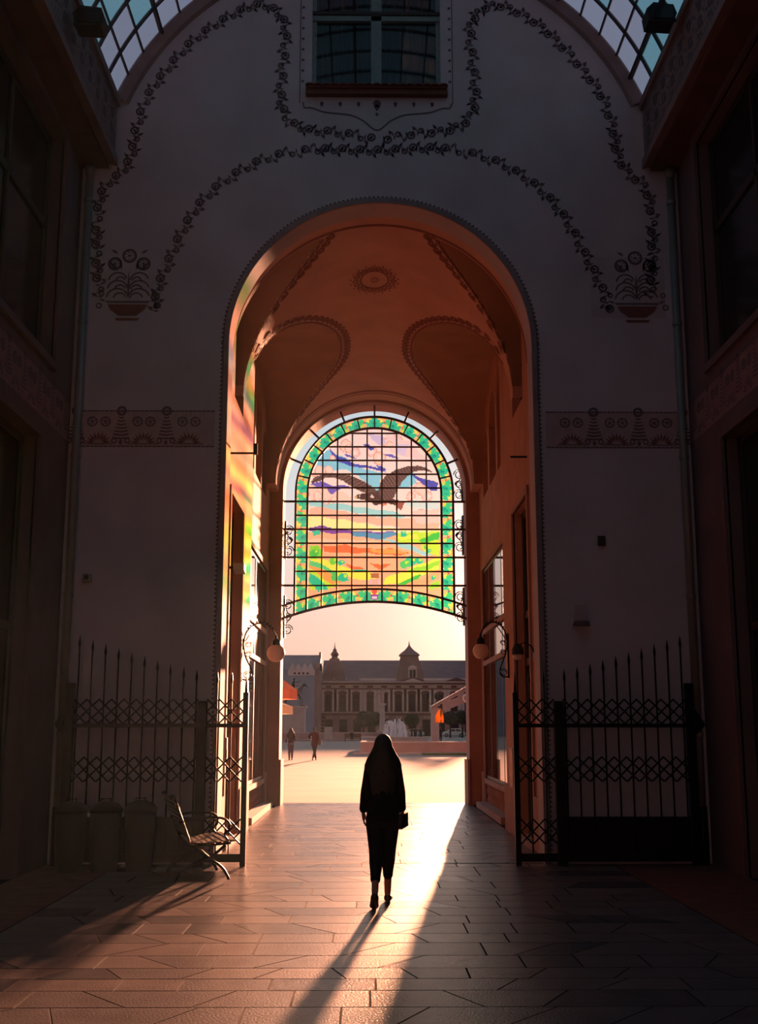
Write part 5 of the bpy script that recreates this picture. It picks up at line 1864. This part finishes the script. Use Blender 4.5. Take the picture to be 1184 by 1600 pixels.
limb(mb, [(-0.2, 0, 6.1), (-0.75, 0, 5.9), (-0.9, 0, 5.4)], [0.1, 0.08, 0.06], 8)
limb(mb, [(0.2, 0, 6.1), (0.6, 0, 6.4), (0.7, 0, 7.0)], [0.1, 0.08, 0.06], 8)
fused('statue', mb, 'stone', t, 0.05)

# --- equestrian statue, left
eq = at(466, 1120, 150)
mat('bronze', (0.03, 0.035, 0.04), 0.5, 0.2, 4, metal=0.5)
t = thing('equestrian_statue', 'dark rider statue on a tall stone pedestal left on the square', 'statue', (eq.x - 0.6, 150, 0))
MB().box(-2.0, 2.0, -1.3, 1.3, 0, 0.8).build('plinth', 'stone_pale', t)
MB().box(-1.5, 1.5, -0.9, 0.9, 0.8, 4.1).build('pedestal', 'stone_pale', t)
MB().box(-1.7, 1.7, -1.1, 1.1, 4.1, 4.4).build('cornice', 'stone_pale', t)
mb = MB()
limb(mb, [(-1.0, 0, 6.0), (-0.2, 0, 5.95), (0.6, 0, 6.1)], [0.45, 0.42, 0.46], 12)       # trunk, deep chest
limb(mb, [(0.7, 0, 6.3), (1.05, 0, 6.9), (1.25, 0, 7.2)], [0.32, 0.22, 0.18], 10)         # neck
limb(mb, [(1.2, 0, 7.25), (1.65, 0, 6.95), (1.75, 0, 6.8)], [0.17, 0.11, 0.09], 10)       # head
for x, yy, kx in ((0.75, 0.2, 0.05), (0.65, -0.2, 0.55)):
    limb(mb, [(x, yy, 5.9), (x + kx, yy, 5.2), (x + kx * 0.6, yy, 4.45)], [0.17, 0.09, 0.07], 8)
for x, yy in ((-1.05, 0.2), (-0.85, -0.2)):
    limb(mb, [(x, yy, 5.9), (x + 0.15, yy, 5.4), (x - 0.15, yy, 5.0), (x - 0.08, yy, 4.45)], [0.22, 0.13, 0.08, 0.07], 8)
limb(mb, [(-1.35, 0, 6.2), (-1.7, 0, 5.8), (-1.75, 0, 5.1)], [0.09, 0.12, 0.05], 8)
fused('horse', mb, 'bronze', t, 0.07)
mb = MB()
limb(mb, [(-0.1, 0, 6.4), (-0.1, 0, 6.95), (-0.05, 0, 7.4)], [0.26, 0.25, 0.27], 12)
mb.sphere((0, 0, 7.85), 0.17, 10, 8)
limb(mb, [(0, 0.27, 7.35), (0.3, 0.32, 7.0), (0.55, 0.15, 6.95)], [0.1, 0.08, 0.06], 8)
limb(mb, [(0, -0.27, 7.35), (0.5, -0.35, 7.5), (0.95, -0.35, 7.7)], [0.1, 0.08, 0.06], 8)
for yy in (-0.45, 0.45):
    limb(mb, [(0, yy * 0.6, 6.45), (0.3, yy, 6.1), (0.2, yy, 5.6), (0.35, yy, 5.5)], [0.15, 0.11, 0.08, 0.06], 8)
fused('rider', mb, 'bronze', t, 0.06)

# --- cafe parasols at the left edge
def parasol(label, loc, r, zr, zt, mt, val):
    t = thing('cafe_parasol', label, 'parasol', loc, 0.2, 'cafe parasols outside the left pier')
    MB().tube([(0, 0, 0), (0, 0, zt)], 0.03, 8).build('pole', 'stone_pale', t)
    mb = MB()
    n = 8
    vs = [(0, 0, zt)] + [(r * math.cos(2 * PI * k / n), r * math.sin(2 * PI * k / n), zr) for k in range(n)] + [(r * math.cos(2 * PI * k / n), r * math.sin(2 * PI * k / n), zr - val) for k in range(n)]
    vs += [(0, 0, zt - 0.03)] + [(r * 0.99 * math.cos(2 * PI * k / n), r * 0.99 * math.sin(2 * PI * k / n), zr - 0.03) for k in range(n)]
    fs = [(0, 1 + k, 1 + (k + 1) % n) for k in range(n)] + [(1 + k, 1 + n + k, 1 + n + (k + 1) % n, 1 + (k + 1) % n) for k in range(n)]
    fs += [(2 * n + 1, 2 * n + 2 + (k + 1) % n, 2 * n + 2 + k) for k in range(n)]
    mb.add(vs, fs).build('canopy', mt, t)
    for k in range(n):
        MB().tube([(0, 0, zt - 0.5), (r * 0.6 * math.cos(2 * PI * k / n), r * 0.6 * math.sin(2 * PI * k / n), zr + (zt - zr) * 0.38 - 0.04)], 0.015, 5).build('rib', 'stone_pale', t)
    MB().box(-0.35, 0.35, -0.35, 0.35, 0, 0.1).build('base', 'stone', t)
    return t
def cloth(name, col):
    m = glass_mat(name, col, 0.0, 0.5, 1.0)
    t = m.node_tree
    df = t.nodes.new('ShaderNodeBsdfDiffuse')
    df.inputs['Color'].default_value = col + (1,)
    mxs = [n for n in t.nodes if n.type == 'MIX_SHADER']
    last = mxs[-1]
    last.inputs[0].default_value = 0.5
    t.links.new(df.outputs[0], last.inputs[2])
    return m
cloth('parasol_orange', (0.62, 0.20, 0.10))
cloth('parasol_cream', (0.85, 0.62, 0.42))
cloth('banner_orange', (0.95, 0.40, 0.05))
q = at(463, 1078, 45)
parasol('large orange red cafe parasol beside the left pier', (q.x - 1.55, 45, 0), 1.6, q.z, q.z + 1.15, 'parasol_orange', 0.36)
q = at(456, 1104, 55)
parasol('small cream cafe parasol below the orange one', (q.x - 1.3, 55, 0), 1.35, q.z, q.z + 0.5, 'parasol_cream', 0.35)

# --- round clipped trees
leafm = mat('leaf_dark', (0.035, 0.035, 0.02), 0.8, 0.4, 2)
mat('bark', (0.07, 0.045, 0.035), 0.9, 0.3, 5)
def ball_tree(label, x, y, z, r, zr, seed):
    rr = random.Random(seed)
    t = thing('clipped_tree', label, 'tree', (x, y, 0), group='clipped trees in front of the palace')
    MB().tube([(0, 0, 0), (0.03, 0, z - r * 0.5), (0, 0, z)], [0.16, 0.12, 0.08], 8).build('trunk', 'bark', t, True)
    mb = MB()
    for k in range(1500):
        v = Vector((rr.gauss(0, 1), rr.gauss(0, 1), rr.gauss(0, 1))).normalized()
        d = r * rr.uniform(0.72, 1.04)
        c = Vector((v.x * d, v.y * d, z + v.z * d * zr))
        a = Vector((rr.gauss(0, 1), rr.gauss(0, 1), rr.gauss(0, 1))).normalized() * 0.16
        b = v.cross(a).normalized() * 0.09
        mb.add([c - a, c + b, c + a, c - b], [(0, 1, 2, 3)])
    mb.sphere((0, 0, z), r * 0.78, 14, 9, sz=zr)
    mb.build('crown', 'leaf_dark', t)
for k, (px, py, y_, rpx, zr, lab) in enumerate(((568, 1124, 188, 13, 0.95, 'left one of two merged dark clipped trees behind the woman'), (584, 1124, 192, 12, 0.98, 'right one of two merged dark clipped trees behind the woman'),
                                       (643, 1125, 190, 11.5, 0.85, 'dark clipped tree right of the fountain column'), (703, 1122, 190, 12, 0.85, 'dark clipped tree above the parked car'), (722, 1121, 192, 12, 0.95, 'dark clipped tree at the right pier above the car'))):
    p = at(px, py, y_)
    ball_tree(lab, p.x, y_, p.z, rpx * y_ / 1813.0, zr, k)

# --- cars
def car(label, loc, rz, mt):
    t = thing('car', label, 'car', loc, rz, 'cars parked before the palace')
    prof = [(-2.0, 0.30), (-2.03, 0.62), (-1.95, 0.85), (-1.75, 0.95), (-1.45, 1.28), (-1.0, 1.46), (0.1, 1.48), (0.55, 1.36), (1.05, 0.98), (1.75, 0.86), (2.0, 0.68), (2.05, 0.32), (1.7, 0.22), (-1.7, 0.22)]
    o = MB().prism(prof, (0, -0.85, 0), (1, 0, 0), (0, 0, 1), (0, 1.7, 0)).build('body', mt, t)
    bv = o.modifiers.new('bevel', 'BEVEL'); bv.width = 0.1; bv.segments = 2; bv.limit_method = 'ANGLE'
    for yy in (-0.862, 0.852):
        MB().prism([(-1.35, 0.98), (-1.25, 1.24), (-0.95, 1.38), (-0.35, 1.40), (-0.35, 0.96)], (0, yy, 0), (1, 0, 0), (0, 0, 1), (0, 0.01, 0)).build('side_window', 'dim_glass', t)
        MB().prism([(-0.27, 0.96), (-0.27, 1.40), (0.10, 1.39), (0.45, 1.30), (0.85, 0.98)], (0, yy, 0), (1, 0, 0), (0, 0, 1), (0, 0.01, 0)).build('side_window', 'dim_glass', t)
        for x in (-1.25, 1.25):
            mb = MB().ring((x, yy - (0.06 if yy < 0 else -0.06) * 0 , 0.31), (1, 0, 0), (0, 0, 1), 0.01, 0.31, 18, (0, 0.06 if yy > 0 else -0.06, 0))
            w_ = mb.build('wheel', 'black_metal', t)
            MB().ring((x, yy + (0.065 if yy > 0 else -0.065), 0.31), (1, 0, 0), (0, 0, 1), 0.01, 0.17, 14, (0, 0.01 if yy > 0 else -0.01, 0)).build('hub_cap', 'pipe', w_)
    MB().box(2.0, 2.06, -0.75, -0.45, 0.58, 0.74).build('headlight', 'globe', t)
    MB().box(2.0, 2.06, 0.45, 0.75, 0.58, 0.74).build('headlight', 'globe', t)
mat('car_teal', (0.42, 0.55, 0.56), 0.3, 0.0)
mat('car_grey', (0.30, 0.38, 0.40), 0.3, 0.0)
p = at(708, 1148, 205)
car('pale teal hatchback parked before the palace', (p.x, 205, 0), PI, 'car_teal')
p = at(645, 1148, 208)
car('grey blue car half hidden behind the clipped tree', (p.x, 208, 0), PI, 'car_grey')

# --- market kiosk with sloping roof, right
k0 = at(674, 1105, 105)
k1 = at(740, 1068, 105)
t = thing('kiosk_canopy', 'open kiosk with a pale pillar and sloping slatted roof by the right pier', 'kiosk', (k0.x, 105, 0))
dx, dz = k1.x - k0.x, k1.z - k0.z
MB().box(-0.05, 0.65, -0.4, 0.4, 0, k0.z - 0.05).build('pillar', 'stone_pale', t)
MB().box(-0.15, 0.75, -0.5, 0.5, 0, 0.5).build('pillar_base', 'stone_pale', t)
MB().box(dx - 0.3, dx + 0.3, -0.4, 0.4, 0, k1.z - 0.2).build('pillar', 'stone_pale', t)
for k in range(9):
    f0, f1 = k / 9, (k + 1) / 9
    MB().obox((dx * f0, -0.7, k0.z + dz * f0 + 0.02), (dx * (f1 - f0) - 0.03, 0, dz * (f1 - f0) + 0.03), (0, 3.2, 0), (0, 0, 0.07)).build('roof_board', 'stone_pale', t)
MB().obox((0, -0.6, k0.z - 0.25), (dx, 0, dz), (0, 0.12, 0), (0, 0, 0.25)).build('roof_beam', 'stone', t)
MB().obox((dx * 0.25, -0.55, k0.z + dz * 0.25 - 0.95), (dx * 0.75, 0, dz * 0.55), (0, 0.06, 0), (0, 0, 0.75)).build('fascia', 'stone', t)
MB().ring((dx * 0.82, -0.62, k0.z + dz * 0.8 - 0.9), (1, 0, 0), (0, 0, 1), 0.26, 0.42, 20, (0, -0.04, 0)).build('ring_sign', 'globe', t)
bn = at(687, 1120, 100)
t = thing('orange_banner', 'small orange pennant hanging beside the kiosk pillar', 'banner', (bn.x, 100, 0))
MB().tube([(0.1, 0, 0), (0.1, 0, bn.z + 1.0)], 0.035, 7).build('pole', 'iron', t)
vs, fs = [], []
for i in range(9):
    f = i / 8
    hw = 0.05 + 0.42 * math.sin(min(1, f * 1.3) * PI / 2)
    z = bn.z + 0.75 - f * 1.25
    vs += [(0.1 - hw * 1.1, 0.06 * math.sin(i), z), (0.1 + hw * 0.5, -0.06 * math.sin(i * 1.3), z)]
fs = [(2 * i, 2 * i + 1, 2 * i + 3, 2 * i + 2) for i in range(8)]
o = MB().add(vs, fs).build('cloth', 'banner_orange', t, True)
sl = o.modifiers.new('thick', 'SOLIDIFY'); sl.thickness = 0.01
MB().sphere((0.1, 0, bn.z + 1.05), 0.07, 8, 6).build('finial', 'iron', t)
lp = at(675, 1142, 118)
t = thing('street_lamp', 'dark twin armed street lamp behind the kiosk pillar', 'lamp', (lp.x, 118, 0))
MB().tube([(0, 0, 0), (0, 0, 0.8), (0, 0, 4.6)], [0.12, 0.07, 0.05], 8).build('post', 'iron', t)
for s in (-1, 1):
    MB().tube([(q[0] * s, 0, q[1]) for q in smooth_path([(0, 4.0), (0.25, 4.1), (0.45, 4.35), (0.45, 4.55)], 0.06)], 0.03, 6).build('arm', 'iron', t)
    MB().lathe([(0.05, 4.5), (0.17, 4.6), (0.2, 4.95), (0.1, 5.1), (0.02, 5.2)], (s * 0.45, 0, 0), 8).build('lantern', 'iron', t)

# --- scrolled iron brackets on the street side of the arch
def street_bracket(label, s, z, h):
    t = thing('scroll_bracket', label, 'bracket', (s * 2.15, 27.18, z), group='iron scrolls on the street front')
    mb = MB()
    for cz, rr in ((0.0, 0.13), (h * 0.5, 0.10), (h, 0.13)):
        n = 26
        mb.tube([(-s * (0.08 + rr * (1 - i / n * 0.7) * math.cos(i * 0.45)), 0.1, cz + rr * (1 - i / n * 0.7) * math.sin(i * 0.45)) for i in range(n)], 0.014, 6)
    mb.tube([(-s * q[0], 0.1, q[1]) for q in smooth_path([(0.0, -0.15), (0.05, h * 0.25), (0.16, h * 0.5), (0.06, h * 0.75), (0.0, h + 0.15)], 0.03)], 0.014, 6)
    mb.build('scroll', 'iron', t, True)
    MB().box(-0.03, 0.03, -0.1, 0.12, -0.2, h + 0.2).build('wall_bar', 'iron', t)
street_bracket('iron scroll bracket high at the right side of the far arch', 1, 7.3, 0.5)
street_bracket('iron scroll bracket midway at the right side of the far arch', 1, 6.0, 0.55)
street_bracket('iron scroll bracket below the glass at the right side of the far arch', 1, 4.3, 0.5)
street_bracket('iron scroll bracket midway at the left side of the far arch', -1, 5.9, 0.5)
street_bracket('iron scroll bracket below the glass at the left side of the far arch', -1, 4.0, 0.6)

# ================================================================== BUILDINGS ACROSS THE SQUARE
mat('palace_wall', (0.50, 0.37, 0.36), 0.85, 0.08, 0.5)
mat('palace_trim', (0.12, 0.045, 0.045), 0.85, 0.1, 0.6)
mat('palace_pale', (0.62, 0.48, 0.47), 0.85, 0.08, 0.6)
mat('palace_base', (0.32, 0.19, 0.18), 0.85, 0.1, 0.6)
mat('slate', (0.17, 0.085, 0.085), 0.75, 0.15, 0.7)
mat('copper', (0.22, 0.12, 0.11), 0.7, 0.12, 0.8)
mat('far_glass', (0.04, 0.022, 0.026), 0.8, 0.0, spec=0.1)
PY = 225.0
pal = thing('palace', 'long two storey palace with cupolas and steep roof across the square', 'building', (0, PY, 0))
PX0, PX1 = -8.85, 30.0
MB().box(PX0, PX1, 0, 14, 0, 4.2).build('ground_storey', 'palace_base', pal)
MB().box(PX0, PX1, 0, 14, 4.2, 10.3).build('upper_storey', 'palace_wall', pal)
MB().box(PX0, PX1, -0.25, 0, 4.0, 4.35).build('string_course', 'palace_trim', pal)
MB().box(PX0, PX1, -0.15, 0, 4.5, 4.65).build('string_course', 'palace_pale', pal)
MB().box(PX0, PX1, -0.2, 0, 8.95, 9.15).build('frieze', 'palace_trim', pal)
MB().box(PX0, PX1, -0.6, 0, 9.9, 10.25).build('cornice', 'palace_trim', pal)
MB().box(PX0, PX1, -0.75, 0, 10.25, 10.45).build('gutter', 'palace_pale', pal)
for x0, x1 in ((0.0, 6.0), (12.5, 30)):
    MB().box(x0 - 1.5, x1 - 0.3, -0.2, 0.2, 10.6, 11.1).build('parapet', 'palace_pale', pal)
MB().prism([(-0.7, 10.4), (9.5, 15.1), (14, 10.4)], (PX0, 0, 0), (0, 1, 0), (0, 0, 1), (PX1 - PX0, 0, 0)).build('roof', 'slate', pal)
wx = [-7.55, -4.80, -2.16, 0.6, 3.35, 6.1, 8.75, 11.35, 14.2, 16.95, 19.7, 22.4]
fancy = {0, 1, 5, 6, 7}
for k, x in enumerate(wx):
    f = MB()
    hw = 0.52
    f.box(x - hw - 0.2, x - hw, -0.18, 0.0, 4.7, 7.9).box(x + hw, x + hw + 0.2, -0.18, 0.0, 4.7, 7.9).box(x - hw - 0.2, x + hw + 0.2, -0.2, 0, 7.9, 8.1).box(x - hw - 0.3, x + hw + 0.3, -0.28, 0, 4.6, 4.78)
    f.box(x - 0.05, x + 0.05, -0.1, 0, 4.7, 7.9).box(x - hw, x + hw, -0.1, 0, 6.75, 6.87)
    wdw = f.build('window', 'palace_trim', pal)
    MB().box(x - hw, x - 0.05, -0.05, -0.01, 4.78, 7.9).build('pane', 'far_glass', wdw)
    MB().box(x + 0.05, x + hw, -0.05, -0.01, 4.78, 7.9).build('pane', 'far_glass', wdw)
    if k in fancy:
        poly = [(x - hw - 0.35, 8.1), (x + hw + 0.35, 8.1)] + [(x + (hw + 0.35) * math.cos(a), 8.25 + 0.42 * math.sin(a)) for a in np.linspace(0, PI, 9)]
    else:
        poly = [(x - hw - 0.35, 8.1), (x + hw + 0.35, 8.1), (x + hw + 0.35, 8.25), (x, 8.62), (x - hw - 0.35, 8.25)]
    MB().prism(poly, (0, -0.35, 0), (1, 0, 0), (0, 0, 1), (0, 0.35, 0)).build('pediment', 'palace_trim', wdw)
    MB().box(x - 0.55, x + 0.55, -0.08, 0, 9.25, 9.65).build('attic_window', 'palace_trim', pal)
    # pilasters at the projecting bays
    if k in fancy:
        for dx_ in (-1.36, 1.36):
            if x + dx_ - 0.25 < PX0:
                continue
            MB().box(x + dx_ - 0.22, x + dx_ + 0.22, -0.16, 0, 4.65, 8.95).build('pilaster', 'palace_trim', pal)
    for dx_ in (-0.95, 0.95):
        MB().box(x + dx_ - 0.18, x + dx_ + 0.18, -0.1, 0, 4.7, 8.9).build('pale_strip', 'palace_pale', pal)
for k, x in enumerate([-7.4, -4.6, -1.9, 0.9, 3.6, 6.2, 8.8, 11.5, 14.3, 17.0, 19.8, 22.5]):
    door = k in (6, 7)
    s_ = MB().box(x - 0.8, x + 0.8, -0.12, 0, 0.0 if door else 0.7, 3.2).build('shop_opening', 'palace_trim', pal)
    z0 = 0.05 if door else 0.85
    MB().box(x - 0.68, x + 0.68, -0.16, -0.11, z0, 2.3).build('pane', 'far_glass', s_)
    MB().box(x - 0.68, x + 0.68, -0.16, -0.11, 2.4, 3.08).build('pane', 'far_glass', s_)
    for dx_ in (-0.35, 0.35):
        MB().sphere((x + dx_, -0.15, 3.55), 0.16, 8, 6).build('ornament', 'palace_pale', pal)
for z in (0.5, 1.2, 1.9, 2.6, 3.3):
    MB().box(PX0, PX0 + 0.9, -0.1, 0, z, z + 0.5).build('quoin', 'palace_trim', pal)
# cupolas
def square_lathe(mb, prof, c):
    vs, fs = [], []
    for hw, z in prof:
        vs += [(c[0] - hw, c[1] - hw, z), (c[0] + hw, c[1] - hw, z), (c[0] + hw, c[1] + hw, z), (c[0] - hw, c[1] + hw, z)]
    for i in range(len(prof) - 1):
        for k in range(4):
            fs.append((i * 4 + k, i * 4 + (k + 1) % 4, (i + 1) * 4 + (k + 1) % 4, (i + 1) * 4 + k))
    fs += [(3, 2, 1, 0), tuple(range((len(prof) - 1) * 4, len(prof) * 4))]
    return mb.add(vs, fs)
c1, c2 = (-6.43, 3.0), (8.35, 3.0)
o = square_lathe(MB(), [(2.35, 10.45), (2.3, 11.0), (1.9, 12.6), (1.15, 14.4), (0.95, 15.0)], c1).build('cupola', 'copper', pal)
MB().lathe([(0.72, 14.9), (0.85, 15.1), (0.62, 15.2), (0.6, 15.6), (0.85, 15.75), (0.75, 16.1), (0.42, 16.5), (0.36, 16.7), (0.46, 16.8), (0.2, 17.0), (0.1, 17.4), (0.02, 18.4)], (c1[0], c1[1], 0), 14).build('lantern', 'copper', o, True)
for dx_ in (-2.4, 0, 2.4):
    MB().sphere((c1[0] + dx_, 0.0, 11.0), 0.16, 8, 6).build('ornament', 'palace_pale', pal)
MB().box(c1[0] - 0.45, c1[0] + 0.45, 0.4, 1.6, 11.4, 12.6).build('dormer', 'copper', o)
o = square_lathe(MB(), [(3.0, 10.45), (2.75, 11.5), (2.15, 13.6), (1.75, 15.3), (1.75, 15.5), (2.05, 15.7), (1.6, 16.15), (1.0, 16.6), (0.55, 17.1), (0.2, 17.6), (0.12, 17.9), (0.03, 18.6)], c2).build('cupola', 'copper', pal)
MB().box(8.05, 9.75, -0.1, 2.0, 11.0, 13.0).build('dormer', 'palace_wall', o)
MB().prism([(8.0, 13.0), (9.8, 13.0), (9.6, 13.35), (8.9, 13.7), (8.2, 13.35)], (0, -0.2, 0), (1, 0, 0), (0, 0, 1), (0, 2, 0)).build('dormer_head', 'palace_pale', o)
MB().box(8.35, 8.8, -0.16, -0.1, 11.3, 12.7).build('dormer_pane', 'far_glass', o)
MB().box(9.0, 9.45, -0.16, -0.1, 11.3, 12.7).build('dormer_pane', 'far_glass', o)
MB().prism([(6.3, 10.4), (11.5, 10.4), (11.5, 10.55), (8.9, 11.35), (6.3, 10.55)], (0, -0.7, 0), (1, 0, 0), (0, 0, 1), (0, 0.7, 0)).build('gable', 'palace_trim', pal)
MB().prism([(7.2, 10.5), (10.6, 10.5), (8.9, 11.1)], (0, -0.78, 0), (1, 0, 0), (0, 0, 1), (0, 0.1, 0)).build('gable_field', 'palace_pale', pal)
MB().prism([(15.2, 10.4), (19.6, 10.4), (19.6, 10.55), (17.4, 11.2), (15.2, 10.55)], (0, -0.7, 0), (1, 0, 0), (0, 0, 1), (0, 0.7, 0)).build('gable', 'palace_trim', pal)
# grey building left
mat('grey_wall', (0.27, 0.28, 0.36), 0.85, 0.10, 0.4)
mat('grey_roof', (0.20, 0.15, 0.16), 0.8, 0.1, 0.6)
gb = thing('grey_building', 'plain blue grey building with stepped parapet left of the palace', 'building', (0, 215, 0))
gx1 = at(499, 1060, 215).x
MB().box(-34, gx1 - 0.9, 0, 14, 0, 12.3).build('wall', 'grey_wall', gb)
MB().box(gx1 - 0.9, gx1, 0.4, 14, 0, 13.6).build('party_wall', 'palace_base', gb)
MB().prism([(0.2, 12.3), (7.0, 15.4), (14, 12.3)], (-34, 0, 0), (0, 1, 0), (0, 0, 1), (gx1 + 34, 0, 0)).build('roof', 'grey_roof', gb)
MB().box(gx1 - 0.35, gx1 + 0.05, 5.8, 7.6, 14.8, 15.9).build('chimney', 'palace_base', gb)
xg = at(470, 1044, 215).x
for k in range(4):
    MB().prism([(-0.5, 12.3), (0.5, 12.3), (0.5, 12.6), (0, 13.5), (-0.5, 12.6)], (xg - 1.6 + k * 1.15, -0.1, 0), (1, 0, 0), (0, 0, 1), (0, 0.4, 0)).build('merlon', 'palace_pale', gb)
MB().box(xg - 2.4, xg + 2.6, -0.15, 0, 11.2, 12.3).build('parapet', 'palace_pale', gb)
for k in range(4):
    MB().box(xg - 1.3 + k * 0.8, xg - 0.95 + k * 0.8, -0.2, -0.14, 11.4, 11.75).build('parapet_slot', 'far_glass', gb)
for k in range(3):
    for j in range(3):
        x = gx1 - 3.2 - k * 2.6
        if k == 0 and j > 1:
            continue
        z = 1.6 + j * 3.2
        f = MB().box(x - 0.55, x + 0.55, -0.08, 0, z, z + 0.12).build('window_ledge', 'palace_trim', gb)
        MB().box(x - 0.45, x + 0.45, -0.04, 0.0, z + 0.12, z + 0.9).build('window', 'far_glass', gb)

# ================================================================== HAZE
hz = MB().box(-4.2, 4.2, -7.9, 27.15, 0.002, 9.55).build('haze', 'joint')
m = bpy.data.materials.new('sunlit_haze')
m.use_nodes = True
t = m.node_tree
t.nodes.clear()
vo = t.nodes.new('ShaderNodeVolumeScatter')
vo.inputs['Color'].default_value = (0.60, 0.86, 1.0, 1)
vo.inputs['Density'].default_value = 0.0003
vo.inputs['Anisotropy'].default_value = 0.5
out = t.nodes.new('ShaderNodeOutputMaterial')
t.links.new(vo.outputs[0], out.inputs['Volume'])
hz.data.materials.clear()
hz.data.materials.append(m)
tag(hz, 'thin sunlit haze filling the air of courtyard and passage', 'haze', kind='stuff')
